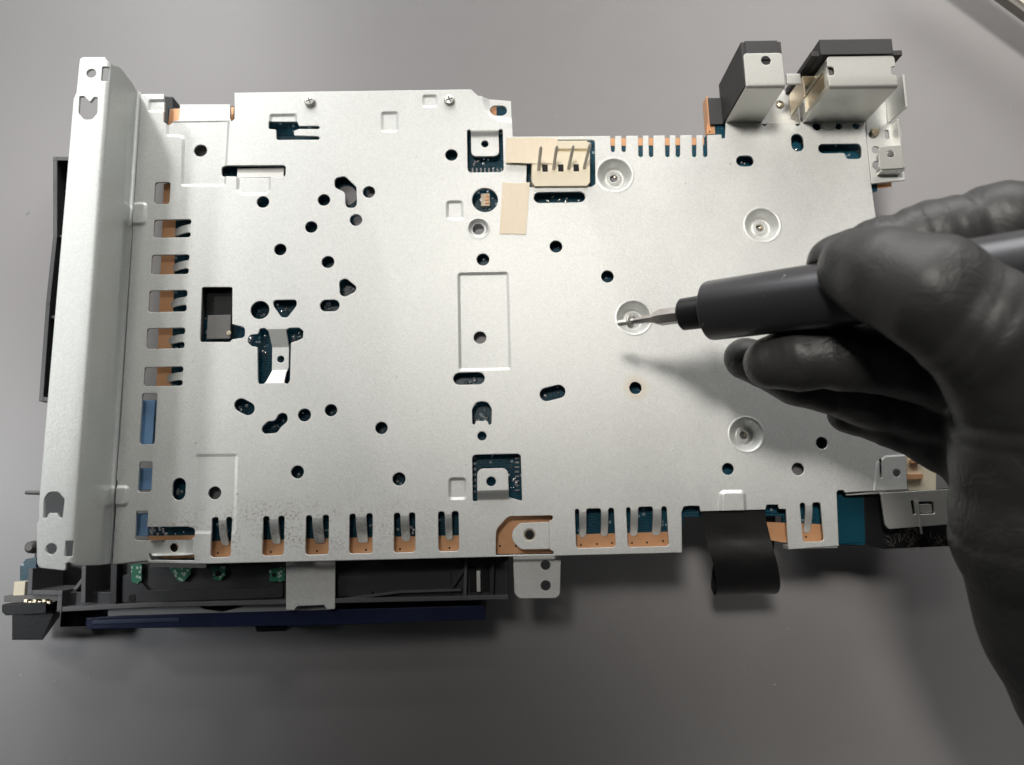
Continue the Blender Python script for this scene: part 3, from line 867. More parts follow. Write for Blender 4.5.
# solder joints under the holes
sd = MB()
def blobs(u, v, ru, rv, n, r0, r1):
    for _ in range(n):
        a = random.random() * 6.28; k = math.sqrt(random.random())
        c = at(u + ru * k * math.cos(a), v + rv * k * math.sin(a), ZB)
        sd.dome(c, random.uniform(r0, r1), random.uniform(r0, r1) * 0.9)
for u, v, ru, rv, n in [(284, 309, 9, 6, 7), (329, 306, 7, 4, 6), (348, 290, 5, 5, 3), (255, 341, 6, 4, 6), (297, 336, 6, 3, 5), (243, 408, 5, 4, 3), (276, 425, 7, 6, 4), (304, 414, 3, 3, 1),
                        (179, 490, 3, 8, 5), (469, 381, 10, 3, 9), (482, 415, 7, 8, 8), (552, 394, 8, 4, 3), (166, 532, 20, 4, 14), (260, 312, 6, 5, 2), (556, 250, 3, 3, 1), (399, 479, 3, 3, 1),
                        (331, 411, 3, 3, 1), (298, 473, 3, 3, 1), (323, 528, 3, 10, 4), (411, 526, 3, 9, 4), (635, 390, 4, 2, 1), (745, 163, 6, 2, 2), (797, 148, 3, 3, 2), (850, 155, 2, 2, 1),
                        (560, 200, 24, 2, 9), (512, 480, 5, 14, 10), (485, 165, 12, 6, 8), (265, 350, 2, 14, 4), (288, 362, 1.5, 12, 3), (484, 200, 9, 9, 5), (483, 262, 3, 3, 1), (382, 429, 3, 2, 1)]:
    blobs(u, v, ru, rv, n, 0.0003, 0.0008)
sd.build('solder_joints', M['solder'], PCB)
o = [x for x in PCB.children if x.name.startswith('solder')][0]; o['kind'] = 'stuff'
# chip legs seen through the square windows
lg = MB()
for k in range(9):
    p = at(468.5 + k * 4.1, 168.5, ZB); q = at(468.5 + k * 4.1, 173, ZB)
    lg.box(p.x - 0.0003, q.y, ZB, p.x + 0.0003, p.y, ZB + 0.0004)
for k in range(8):
    p = at(517.5, 458 + k * 4.6, ZB); lg.box(p.x - 0.0009, p.y - 0.0003, ZB, p.x + 0.0006, p.y + 0.0003, ZB + 0.0004)
for k in range(7):
    p = at(474.6, 458 + k * 5.6, ZB); lg.box(p.x - 0.0005, p.y - 0.0004, ZB, p.x + 0.0005, p.y + 0.0004, ZB + 0.0003)
lg.build('chip_legs', M['solder'], PCB); lo_ = [x for x in PCB.children if x.name.startswith('chip_legs')][0]; lo_['kind'] = 'stuff'
# grey ground pads under holes that show bare metal
for u, v, r in ((200, 150, 8), (214.5, 493, 8), (480, 338, 8), (798, 469, 8), (478, 228, 8), (371, 193, 5), (358, 221, 5), (347, 196, 11), (615, 177, 6), (760, 228, 6), (634, 321, 6), (745.5, 435, 6), (896, 474, 5)):
    c = at(u, v, ZB + 0.00003); MB().tube(c, c + Vector((0, 0, 0.0003)), r * 0.00034, n=20).build('ground_pad', M['pad_grey'], PCB)
# screw heads seen down the recesses
for i, (u, v) in enumerate(((615, 177), (760.5, 228), (745.5, 434.8))):
    c = at(u, v, ZB + 0.0003)
    if i == 0:
        q = MB(); q.lathe(c, (0, 0, 1), [(0, 0.0007), (0.0005, 0.0007), (0.0006, 0.0005)], 14); s0 = q.build('recess_stud', M['warm'], PCB)
    else:
        s1 = s0.copy(); COL.objects.link(s1); s1.parent = PCB; s1.matrix_parent_inverse = s0.matrix_parent_inverse.copy(); s1.location = c
# small connector in the round window, blue strips, grey relay in the rectangular window
c = MB(); p = at(485.5, 201.5, ZB)
c.box(p.x - 0.0016, p.y - 0.0024, ZB, p.x + 0.0016, p.y + 0.0024, ZB + 0.0016)
SC = c.build('board_socket', M['cream'], PCB)
c = MB()
for k in (-1, 0, 1):
    c.box(p.x - 0.0001, p.y + k * 0.0013 - 0.0003, ZB + 0.0016, p.x + 0.0012, p.y + k * 0.0013 + 0.0003, ZB + 0.0021)
c.build('socket_contact', M['copper'], SC)
for k, (u0, v0, u1, v1) in enumerate(((139.5, 400, 155, 448), (138, 468, 153, 490), (134, 513, 149, 536))):
    b = MB(); a = at(u0, v1, ZB + 0.0012); d = at(u1, v0, ZB + 0.0012)
    b.box(a.x, a.y, ZB - 0.0012, d.x, d.y, ZB + 0.0012 + 0.00001 * k)
    b.build('blue_connector_strip', M['blue'], PCB)
b = MB()
a = at(210, 341, ZB); d = at(234, 317, ZB); b.box(a.x, a.y, ZB + 0.00002, d.x, d.y, ZB + 0.003)
a = at(199, 346, ZB); d = at(206, 288, ZB); b.box(a.x, a.y, ZB + 0.00003, d.x, d.y, ZB + 0.0024)
BK = b.build('latch_block', M['dull'], PCB)
c = at(229, 333, ZB + 0.003); MB().tube(c, c + Vector((0, 0, 0.0003)), 0.0008, n=12).build('latch_rivet', M['warm'], BK)
a = at(206.5, 318, ZB); d = at(236, 284, ZB)
MB().box(a.x, a.y, ZB + 0.00003, d.x, d.y, ZB + 0.0005).build('black_inset', M['black'], PCB)
# white film in the long slot
a = at(239.5, 181, ZB); d = at(286, 171, ZB)
MB().box(a.x, a.y, ZB + 0.00002, d.x, d.y, ZB + 0.0026).build('silver_can', M['tin'], PCB)
# lower shield: grey metal under the board's left edge
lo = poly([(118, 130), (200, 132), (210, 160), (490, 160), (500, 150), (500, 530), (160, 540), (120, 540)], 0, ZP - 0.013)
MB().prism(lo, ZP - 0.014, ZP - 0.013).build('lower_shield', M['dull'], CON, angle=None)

# ---- screws on the plate
def screw(u, v, z, r):
    c = at(u, v, z); q = MB()
    q.lathe(c, (0, 0, 1), [(0, r), (0.0006, r), (0.0011, r * 0.8), (0.0013, r * 0.45)], 24)
    s = q.build('screw', M['tin'], SH)
    q = MB(); zt = z + 0.0013
    for d in ((1, 0.4), (-0.4, 1)):
        e = Vector((*d, 0)).normalized() * r * 0.62; g = Vector((-e.y, e.x, 0)) * 0.2
        b = Vector((c.x, c.y, zt - 0.00015 + (0.00002 if d[0] < 0 else 0)))
        q.hexa([b - e - g, b + e - g, b + e + g, b - e + g], [x + Vector((0, 0, 0.0002)) for x in (b - e - g, b + e - g, b + e + g, b - e + g)])
    q.build('cross_slot', M['dull'], s)
    return s
s1 = screw(310, 102, ZP + 0.0003, 0.0020)
def copy_tree(o, parent, dl):
    c = o.copy(); COL.objects.link(c); c.parent = parent; c.matrix_parent_inverse = o.matrix_parent_inverse.copy()
    for ch in o.children:
        copy_tree(ch, c, None)
    if dl is not None: c.location = o.location + dl
    return c
copy_tree(s1, SH, at(449.5, 100.8, ZP + 0.0001) - at(310, 102, ZP + 0.0003))
# ---- paper tapes
def tape(pts, z, zt=0.00016):
    q = MB(); lp_ = poly(pts, 0, z)
    lp_ = resample(lp_, 0.0015)
    lp_ = [(x + random.uniform(-0.00007, 0.00007), y + random.uniform(-0.00007, 0.00007)) for x, y in lp_]
    q.prism(lp_, z, z + zt)
    return q.build('masking_tape', M['tape'], SH, angle=None)
tape([(506, 138), (531, 137.6), (558, 138), (555.5, 163.5), (540, 163.6), (505.5, 162.6)], ZP + 0.0013)
tape([(502.5, 182.3), (516, 183.6), (529.8, 182.4), (526, 234.6), (515, 233.8), (499.5, 234.2)], ZP + 0.00004)
# ---- power connector: cream body, four pins, keying holes
zc = ZP + 0.0012
b = MB()
lpw = poly([(531.5, 163), (531.5, 181), (535, 186), (587, 185.5), (590.5, 181), (590, 140.5), (532, 141)], 0, zc)
b.prism(lpw, ZB, zc - 0.0012)
lpw2 = poly([(532, 171), (532, 182), (535, 186.2), (587, 185.8), (590, 182), (590, 152.5), (532.5, 152.5)], 0, zc)
b.prism(lpw2, zc - 0.0012, zc)
lpw3 = poly([(553, 141), (587, 140.6), (588, 148.5), (553, 148.7)], 0, zc); b.prism(lpw3, zc - 0.0012, zc - 0.0001)
PW = b.build('power_connector', M['cream'], CON)
for u, v in ((545, 168.2), (560.8, 168), (576.2, 167.8)):
    a = at(u - 2.6, v + 3.6, zc); d = at(u + 2.6, v - 3.6, zc)
    MB().box(a.x, a.y, zc - 0.0002, d.x, d.y, zc + 0.00003).build('keying_hole', M['black'], PW)
for (u0, v0), (u1, v1) in [((538.5, 169.5), (541, 146)), ((553.5, 169), (557, 145.5)), ((568.5, 168.5), (573.5, 145)), ((584, 168), (590.5, 143))]:
    q = MB(); a = at(u0, v0, zc); e = at(u1, v1, zc + 0.0085)
    q.tube(a, a + (e - a) * 0.9, 0.00062, 0.00062, n=8); q.tube(a + (e - a) * 0.9, e, 0.00062, 0.0002, n=8)
    q.build('pin', M['pin'], PW)
# ---- lower fixing tab with a ring, and the bracket that hangs below
zt_ = ZP - 0.0006
TB = sheet('fixing_tab', poly([(549, 522), (520, 523), (512, 531), (512.5, 541), (521, 549.5), (549.3, 549)], [1, 8, 8, 8, 8, 1], zt_), [circle(529.5, 534.5, 6.0, zt_)], [], 0.0008, M['shield'], SH, zz=zt_)
q = MB(); c = at(529.5, 534.5, zt_); q.lathe(c - Vector((0, 0, 0.001)), (0, 0, 1), [(0, 0.0021), (0.0008, 0.0021)], 24); q.build('ring_insert', M['warm'], TB)
q = MB(); q.lathe(c - Vector((0, 0, 0.0003)), (0, 0, 1), [(0, 0.0015), (0.0003, 0.0015)], 20); q.build('ring_hole', M['black'], TB)
zb2 = ZP - 0.006
sheet('hanging_bracket', poly([(513, 553), (561, 552), (560, 594), (556, 598), (519, 598.5), (514.5, 593)], [0, 0, 5, 5, 5, 5], zb2), [circle(545.6, 565, 4.9, zb2), circle(545.8, 585.5, 5.1, zb2)], [], 0.0009, M['shield'], CON, zz=zb2)
zb3 = ZP - 0.011
LT = sheet('latch_tab', poly([(286, 556), (335.5, 554.5), (335, 609), (327, 609.3), (324, 605), (297, 606), (294, 610), (286, 610)], [0, 0, 1, 1, 1.5, 1.5, 1, 1], zb3), [], [], 0.0009, M['shield'], CON, zz=zb3)
# ---- the ports along the top edge
h = 0.0229; ZU = ZP + h
# optical port: metal cover = vertical wall plus level top
def cover(base0, base1, top_back0, top_back1, hh, name, holes_, notch=None):
    a = at(*base0, ZP); b = at(*base1, ZP)
    yb = (a.y + b.y) / 2
    p = at(*top_back0, ZP + hh); q = at(*top_back1, ZP + hh)
    x0, x1 = a.x, b.x
    yt_ = (p.y + q.y) / 2
    R = 0.0012
    def mp(s, x, k):        # s along the profile: wall up, bend, top back
        arc = R * math.pi / 2; Lw = hh - R
        if s < Lw: return (x, yb - k, ZP + s)
        if s < Lw + arc:
            an = (s - Lw) / R
            return (x, yb + R - (R + k) * math.cos(an), ZP + Lw + (R + k) * math.sin(an))
        return (x, yb + R + (s - Lw - arc), ZP + hh + k)
    smax = (hh - R) + R * math.pi / 2 + (yt_ - yb - R)
    gx_ = [hh - R + R * math.pi / 2 * k / 5 for k in range(6)]
    ol = [(0, x1), (0, x0), (smax, x0), (smax, x1)]
    def top(u, v):
        w = at(u, v, ZP + hh); return ((hh - R) + R * math.pi / 2 + (w.y - yb - R), w.x)
    return ol, mp, gx_, top, (x0, x1, yb, yt_)
ol, mp, gx_, top, A = cover((726, 122.8), (761.5, 122.2), (746.5, 54.5), (782, 52), h, 'a', None)
mm = lambda s, x, k: mp(s, x, k)
c0 = top(766, 60.5); r_ = 0.0017
PA = MB()
xa0, xa1, ya0, ya1 = A
zlo = ZP - 0.004
yback = at(757, 40, ZU).y
# black housing
PA.box(xa0 - 0.0002, ya0 + 0.0012, zlo, xa1 + 0.0004, yback, ZU - 0.0011)
PA.box(xa0 + 0.001, ya1 - 0.002, ZU - 0.0011, xa1 - 0.001, yback, ZU - 0.0004)
a = at(708, 98, ZP - 0.003); b = at(726, 124, ZP - 0.003)
PA.box(a.x, b.y, ZP - 0.010, xa0 - 0.0002, a.y, ZP - 0.003)
OPT = PA.build('optical_port', M['housing'], CON)
sheet('metal_cover', rounded(ol, [0.0, 0.0, 0.001, 0.001]), [[(c0[0] + r_ * math.cos(k * 0.35), c0[1] + r_ * math.sin(k * 0.35)) for k in range(18)]], [], 0.0007, M['tin'], OPT, mapping=(mm, gx_))
a = at(704.5, 100, ZP - 0.006); b = at(716, 134, ZP - 0.006)
MB().box(a.x, b.y, ZP - 0.0085, a.x + 0.0006, a.y, ZP - 0.0035).build('orange_edge', M['copper'], OPT)
# level plate between the ports with a gold screw hole
zpl = ZP - 0.0005
PL = sheet('port_plate', poly([(762, 124), (768, 104), (781, 90), (795, 92), (800, 124)], [0, 1, 1, 1, 0], zpl - 0.0012), [circle(780, 105, 4.6, zpl - 0.0012)], [], 0.0008, M['shield'], CON, zz=zpl - 0.0012)
c = at(780, 105, zpl - 0.0035); MB().lathe(c, (0, 0, 1), [(0, 0.0016), (0.001, 0.0016), (0.0014, 0.0009)], 18).build('gold_screw', M['warm'], PL)
a = at(787, 84, ZP + 0.013); b = at(800, 74, ZP + 0.013)
MB().box(a.x, a.y, ZP + 0.0124, b.x, b.y, ZP + 0.0132).build('cover_tab', M['tin'], OPT)
# multi port: cover, bezel, side with window
ol, mp2, gx2, top, B = cover((802.5, 123.5), (865, 121.6), (825.5, 56.5), (884, 56), h, 'b', None)
xb0, xb1, yb0, yb1 = B
n0 = top(830, 71); n1 = top(881, 71)
s_max = ol[2][0]
nr = 0.0017
def notch(cx, x_edge, sgn):
    pts = []
    for k in range(13):
        an = math.pi / 2 + math.pi * k / 12
        pts.append((cx[0] + nr * math.cos(an + math.pi / 2) * -1, cx[1] + sgn * nr * abs(math.sin(math.pi * k / 12))))
    return pts
olb = [(0, xb1), (0, xb0)]
olb += [(n0[0] - nr, xb0), (n0[0] - nr, xb0 + 0.0022), (n0[0] + nr, xb0 + 0.0022), (n0[0] + nr, xb0), (s_max, xb0), (s_max, xb1),
        (n1[0] + nr, xb1), (n1[0] + nr, xb1 - 0.0016), (n1[0] - nr, xb1 - 0.0016), (n1[0] - nr, xb1)]
olb = rounded(olb, [0, 0, 0.0003, nr * 0.95, nr * 0.95, 0.0003, 0.0012, 0.0012, 0.0003, nr * 0.95, nr * 0.95, 0.0003])
body = MB()
body.box(xb0 + 0.0012, yb0 + 0.0016, ZP - 0.004, xb1 - 0.001, yb1 + 0.0004, ZU - 0.0016)
MPT = body.build('multi_port', M['dull'], CON)
sheet('metal_cover', olb, [], [], 0.0007, M['tin'], MPT, mapping=(lambda s, x, k: mp2(s, x, k), gx2))
# bezel: a block behind and a wider flange
bz = MB()
yz = at(850, 40, ZU).y
bz.box(xb0 - 0.002, yb1 + 0.0005, ZP - 0.006, xb1 - 0.0004, yz, ZU + 0.0004)
bz.box(xb0 - 0.0045, yb1 + 0.0010, ZP - 0.002, xb1 + 0.0036, yb1 + 0.0028, ZU - 0.0012)
bz.build('port_bezel', M['housing'], MPT)
# left side of the multi port: frame with a window onto the tan contact block
sd2 = MB()
xs = xb0 + 0.0001
for (y0, y1, z0, z1) in ((yb0 + 0.0010, yb0 + 0.0024, ZP, ZU - 0.001), (yb1 - 0.0028, yb1 - 0.0006, ZP - 0.002, ZU - 0.001), (yb0 + 0.0024, yb1 - 0.0028, ZU - 0.0036, ZU - 0.001), (yb0 + 0.0024, yb1 - 0.0028, ZP - 0.002, ZP + 0.003)):
    sd2.box(xs, y0, z0, xs + 0.0007, y1, z1)
sd2.build('side_frame', M['tin'], MPT)
MB().box(xs + 0.0007, yb0 + 0.003, ZP - 0.001, xs + 0.0011, yb1 - 0.003, ZU - 0.004).build('contact_block', M['warm'], MPT)
q = MB(); a = at(791, 92, ZP + 0.010)
q.box(xs - 0.0042, yb0 + 0.0030, ZP + 0.0005, xs - 0.0036, yb0 + 0.0110, ZP + 0.0125)
q.box(xs - 0.0036, yb0 + 0.0104, ZP + 0.0070, xs - 0.0001, yb0 + 0.0110, ZP + 0.0125)
q.build('side_spring', M['warm'], MPT)
# tongue at the foot of the multi port wall
zq = ZP + 0.0003
sheet('cover_tongue', poly([(822.5, 121), (835.5, 120.8), (835.5, 127), (833, 129.6), (825, 129.8), (822.5, 127)], [0, 0, 2, 2, 2, 2], zq), [], [], 0.0004, M['tin'], MPT, zz=zq + 0.0003)
# ---- corner bracket at the upper right
br_ = at(885, 92, ZP); br2 = at(887, 122, ZP)
CB = sheet('corner_bracket', poly([(864, 96), (885.5, 92.5), (887, 123.5), (901, 123.5), (905, 180), (871.5, 183.6), (867, 140), (866.5, 123.5)], 0, ZP - 0.0012), [circle(870.3, 107, 4.2, ZP - 0.0012), circle(872.5, 134.5, 4.6, ZP - 0.0012), stadium(887, 132, 887, 137, 2.2, ZP - 0.0012), circle(876, 150, 4, ZP - 0.0012), circle(877, 165.5, 4.6, ZP - 0.0012)], [], 0.0008, M['shield'], CON, zz=ZP - 0.0012)
q = MB()
hb = 0.0102
p0 = at(885.5, 92.5, ZP - 0.0012); p1 = at(887.5, 123, ZP - 0.0012)
t0 = Vector((p0.x + 0.0002, p0.y, ZP + hb)); t1 = Vector((p1.x + 0.0006, p1.y - 0.0002, ZP + hb))
q.hexa([p1, p1 + Vector((0.0008, 0, 0)), p0 + Vector((0.0008, 0, 0)), p0], [t1, t1 + Vector((0.0008, 0, 0)), t0 + Vector((0.0008, 0, 0)), t0])
q.build('bracket_wall', M['tin'], CB)
q = MB()
hx = at(901.5, 124, ZP); hy = at(905, 172, ZP)
q.box(hy.x - 0.0026, hy.y, ZP - 0.0012, hy.x - 0.0018, hx.y, ZP + 0.0035)
q.box(hy.x - 0.0100, hy.y - 0.0007, ZP - 0.001, hy.x - 0.0018, hy.y, ZP + 0.0030)
q.build('bracket_wall', M['tin'], CB)
zq = ZP + 0.0036
FT = sheet('fixing_tab', poly([(879, 146.5), (902, 145), (903.5, 168), (882, 169.2), (879.5, 166)], [3, 1, 1, 2, 2], zq), [circle(890.5, 154, 3.6, zq)], [], 0.0008, M['tin'], CB, zz=zq)
c = at(890.5, 154.3, zq - 0.0006); MB().lathe(c, (0, 0, 1), [(0, 0.0011), (0.0004, 0.0011), (0.0005, 0.0008)], 16).build('fixing_screw', M['dull'], FT)
c = at(872.5, 134.5, ZP - 0.003); MB().lathe(c, (0, 0, 1), [(0, 0.0017), (0.0022, 0.0017), (0.0026, 0.0012)], 6).build('gold_nut', M['warm'], CB)
c = at(870.3, 107, ZP - 0.003); MB().lathe(c, (0, 0, 1), [(0, 0.0014), (0.0012, 0.0014)], 16).build('grey_stud', M['dull'], CB)
a = at(869, 181, ZB); b = at(890, 191, ZB)
MB().prism(poly([(877, 180), (891, 179), (891, 187), (877, 189)], 0, ZB), ZB + 0.0001, ZB + 0.0004).build('copper_border', M['copper'], PCB, angle=None)
MB().prism(poly([(866, 178), (877.2, 178), (877.2, 191), (868, 192)], 0, ZB), ZB - 0.001, ZB + 0.00005).build('board_corner', M['pcb'], PCB, angle=None)
MB().prism(poly([(714, 124), (728, 124), (728, 139), (716, 139)], 0, ZB), ZB - 0.0012, ZB + 0.0003).build('board_corner', M['pcb'], PCB, angle=None)
MB().prism(poly([(707, 124), (714.5, 124), (715, 134), (707, 134.5)], 0, ZB), ZB - 0.0012, ZB + 0.0002).build('copper_border', M['copper'], PCB, angle=None)

# ---- lower right: power inlet with its bracket, dust caught below
q = MB()
zi = ZP - 0.004
q.prism(poly([(864, 494), (951, 488), (952, 546), (884, 549), (866, 545)], 1, zi), 0.006, zi)
PI = q.build('power_inlet', M['black'], CON)
a = at(838, 489, zi); 
q = MB(); q.prism(poly([(834, 488), (866, 488), (867, 542), (834, 544.5)], 0, ZB), ZB + 0.00005, ZB + 0.0002); q.build('inlet_board', M['pcb_plain'], PI, angle=None)
zk = ZP + 0.002
IB = sheet('inlet_bracket', poly([(881, 493), (951, 489), (953, 524), (889, 529), (885.5, 525)], [1, 0, 0, 3, 3], zk), [rrect(917, 501.5, 934.5, 514, 2, zk), stadium(913, 502, 913.5, 513, 1.6, zk)], [], 0.0009, M['tin'], CON, zz=zk)
q = MB(); a = at(921, 512.5, zk); b = at(932, 504, zk); q.box(a.x, a.y, zk - 0.003, b.x, b.y, zk - 0.0004); q.build('bracket_hook', M['tin'], IB)
q = MB(); a = at(917, 500, zk); b = at(920, 534, zk); q.box(a.x, b.y, zk + 0.0001, b.x, a.y, zk + 0.0009); q.build('bracket_hook', M['tin'], IB)
q = MB(); a = at(836, 493, ZP - 0.001); b = at(884, 488.5, ZP - 0.001)
q.hexa([at(845, 495.5, ZP - 0.003), at(884, 493.5, ZP - 0.001), at(884, 488, ZP - 0.001), at(845, 492, ZP - 0.003)], [p + Vector((0, 0, 0.0008)) for p in (at(845, 495.5, ZP - 0.003), at(884, 493.5, ZP - 0.001), at(884, 488, ZP - 0.001), at(845, 492, ZP - 0.003))])
q.build('bracket_ledge', M['tin'], IB)
# warm metal frame beyond the plate's right edge
q = MB()
q.prism(poly([(905, 452), (925, 460), (936, 470), (936, 490), (908, 491)], 0, ZP - 0.002), ZP - 0.003, ZP - 0.002)
q.build('inlet_frame', M['cream'], PI)
q = MB(); a = at(908, 479, ZP); b = at(924, 474, ZP); q.box(a.x, a.y, ZP - 0.0019, b.x, b.y, ZP - 0.0007)
a = at(912, 463, ZP); b = at(921, 459.5, ZP); q.box(a.x, a.y, ZP - 0.0018, b.x, b.y, ZP - 0.0007)
q.build('inlet_contact', M['copper'], PI)
# dust: short curled fibres
ds = MB()
for k in range(60):
    u, v = random.gauss(908, 10), random.gauss(537, 6)
    if k % 5 == 0: u, v = random.gauss(938, 5), random.gauss(541, 3)
    if v > 548: v = 548
    p = at(u, v, zi + 0.0005); a = random.random() * 6.28
    for j in range(3):
        d = Vector((math.cos(a), math.sin(a), random.uniform(-0.2, 0.6))) * 0.0009
        ds.tube(p, p + d, 0.00005, n=4, cap=False); p = p + d; a += random.uniform(-0.9, 0.9)
o = ds.build('dust_fluff', M['dust'], PI); o['kind'] = 'stuff'

# ---- black flat ribbon cable, loops out from under the lower edge and back
def ribbon():
    w0, w1 = at(700, 512, ZP - 0.002), at(764, 511, ZP - 0.002)
    path = [(0.0, ZP - 0.0016, 0.0), (-0.004, ZP - 0.0022, 0.0006), (-0.0110, ZP - 0.0034, 0.0022), (-0.0190, ZP - 0.0066, 0.0048), (-0.0258, ZP - 0.0120, 0.0070), (-0.0290, ZP - 0.0180, 0.0078),
            (-0.0288, ZP - 0.0225, 0.0082), (-0.0255, ZP - 0.0250, 0.0084), (-0.013, ZP - 0.0250, 0.0108), (-0.002, ZP - 0.0240, 0.0118), (0.015, ZP - 0.0235, 0.0120)]
    # smooth the path
    def cat(p0, p1, p2, p3, t):
        return 0.5 * (2 * p1 + (p2 - p0) * t + (2 * p0 - 5 * p1 + 4 * p2 - p3) * t * t + (3 * p1 - p0 - 3 * p2 + p3) * t ** 3)
    P = [Vector((x, y, z)) for y, z, x in path]
    pts = []
    for i in range(len(P) - 1):
        a, b, c, d = P[max(i - 1, 0)], P[i], P[i + 1], P[min(i + 2, len(P) - 1)]
        for k in range(6): pts.append(cat(a, b, c, d, k / 6))
    pts.append(P[-1])
    n = 12; th = 0.00025
    v = []; f = []
    for i, p in enumerate(pts):
        tg = (pts[min(i + 1, len(pts) - 1)] - pts[max(i - 1, 0)]).normalized()
        nr_ = Vector((0, -tg.z, tg.y))
        for s in (0.5, -0.5):
            for j in range(n + 1):
                x = w0.x + (w1.x - w0.x) * j / n
                v.append((x + p.x, w0.y + p.y + nr_.y * th * s, p.z + nr_.z * th * s))
    R_ = 2 * (n + 1)
    for i in range(len(pts) - 1):
        for j in range(n):
            a = i * R_ + j; f.append((a, a + 1, a + 1 + R_, a + R_))
            b = a + n + 1; f.append((b + 1, b, b + R_, b + 1 + R_))
        for j in (0, n):
            a = i * R_ + j; b = a + n + 1
            f.append((a, a + R_, b + R_, b) if j == 0 else (b, b + R_, a + R_, a))
    return link('ribbon_cable', v, f, M['ribbon'], CON, angle=40)
ribbon()

# ---- drive chassis below, sticking out along the lower and left edges
zc1 = 0.030
CH = MB()
CH.prism(poly([(114, 545), (508, 540), (508, 597), (140, 603), (60, 607), (60, 592), (114, 592)], 0, zc1), 0.003, zc1)
CHS = CH.build('drive_chassis', M['chassis'], CON, angle=None)
# left pocket: floor and walls
pk = MB(); zf = 0.016; zw = 0.034
pk.prism(poly([(46, 480), (114, 480), (114, 598), (60, 604), (56, 590), (29, 592)], 0, zf), 0.002, zf)
pk.build('pocket_floor', M['black'], CHS)
def wallp(pts, wpx, z0, z1, mtl, name, par=CHS):
    q = MB()
    for (a, b) in zip(pts[:-1], pts[1:]):
        A_, B_ = at(*a, z1), at(*b, z1)
        d = (B_ - A_).normalized(); n_ = Vector((-d.y, d.x, 0)) * wpx * 0.000175
        A_ = A_ - d * wpx * 0.000174; B_ = B_ + d * wpx * 0.000174
        q.prism([(A_.x + n_.x, A_.y + n_.y), (B_.x + n_.x, B_.y + n_.y), (B_.x - n_.x, B_.y - n_.y), (A_.x - n_.x, A_.y - n_.y)], z0, z1 - random.random() * 0.0002)
    return q.build(name, mtl, par)
wallp([(30.5, 571), (29.5, 592.5), (60, 593), (59, 609.5), (150, 605), (330, 601), (506, 597)], 4.4, 0.012, zw, M['ledge'], 'chassis_rim')
wallp([(84, 560), (83, 601)], 4.2, 0.012, zw - 0.0004, M['ledge'], 'chassis_rib')
wallp([(114, 562), (113, 602)], 6, 0.010, zw - 0.001, M['chassis'], 'chassis_rib')
wallp([(67, 599), (82, 580)], 3.5, 0.010, zw - 0.006, M['ledge'], 'chassis_rib')
wallp([(506.5, 556), (506, 597)], 4, 0.010, zw - 0.002, M['chassis'], 'chassis_rib')
wallp([(466, 560), (465, 595)], 3, 0.010, zw - 0.001, M['ledge'], 'chassis_rib')
wallp([(493, 558), (492, 596)], 3, 0.010, zw - 0.001, M['chassis'], 'chassis_rib')
wallp([(466, 566), (449, 592)], 3, 0.010, zw - 0.002, M['chassis'], 'chassis_rib')
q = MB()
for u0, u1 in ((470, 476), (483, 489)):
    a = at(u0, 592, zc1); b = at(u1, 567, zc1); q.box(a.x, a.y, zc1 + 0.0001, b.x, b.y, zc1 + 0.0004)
q.build('slot_shade', M['black'], CHS)  # black slabs stand in for the shade inside the slots
a = at(477, 591, zc1); b = at(480.5, 570, zc1); MB().box(a.x, a.y, zc1 + 0.0002, b.x, b.y, zc1 + 0.0026).build('slot_contact', M['tin'], CHS)
# raised band on the chassis face, round post hole, little post
q = MB(); q.prism(poly([(124, 575), (136, 573), (150, 590), (270, 588), (284, 580), (284, 597), (200, 600), (124, 602)], 2, zc1), zc1, zc1 + 0.0012); q.build('raised_band', M['chassis'], CHS)
c = at(132.5, 598, zc1 + 0.0012); MB().tube(c, c + Vector((0, 0, 0.0001)), 0.0013, n=18).build('post_hole', M['black'], CHS)
c = at(371, 594, zc1); MB().lathe(c, (0, 0, 1), [(0, 0.0012), (0.0018, 0.0011), (0.002, 0.0007)], 16).build('chassis_post', M['black'], CHS)
q = MB(); q.prism(poly([(338, 577), (450, 571), (452, 589), (360, 596), (338, 596)], 2, zc1), zc1, zc1 + 0.0009); q.build('raised_band', M['chassis'], CHS)
wallp([(338, 600), (400, 592), (460, 590)], 2.4, zc1, zc1 + 0.003, M['ledge'], 'chassis_rib')
# green drive board: four pieces peeping out
for pts in ([(131, 564), (141.5, 564), (141.2, 581), (137, 583.5), (131.5, 582)], [(168, 566), (191, 566), (190.5, 574), (183, 582), (178, 581), (170, 569)], [(211, 566), (225, 566), (225.5, 575), (220, 580.5), (213, 579)], [(269, 569), (284.5, 567), (284.8, 581), (270, 581.5)]):
    q = MB(); q.prism(poly(pts, 1, zc1 + 0.002), zc1 + 0.0004, zc1 + 0.002); q.build('green_board_piece', M['green'], CHS, angle=None)
for u, v, r in ((218, 573.5, 1.0), (274, 575, 0.7)):
    c = at(u, v, zc1 + 0.002); MB().tube(c, c + Vector((0, 0, 0.0002)), r * 0.001, n=14).build('board_via', M['black'], CHS)
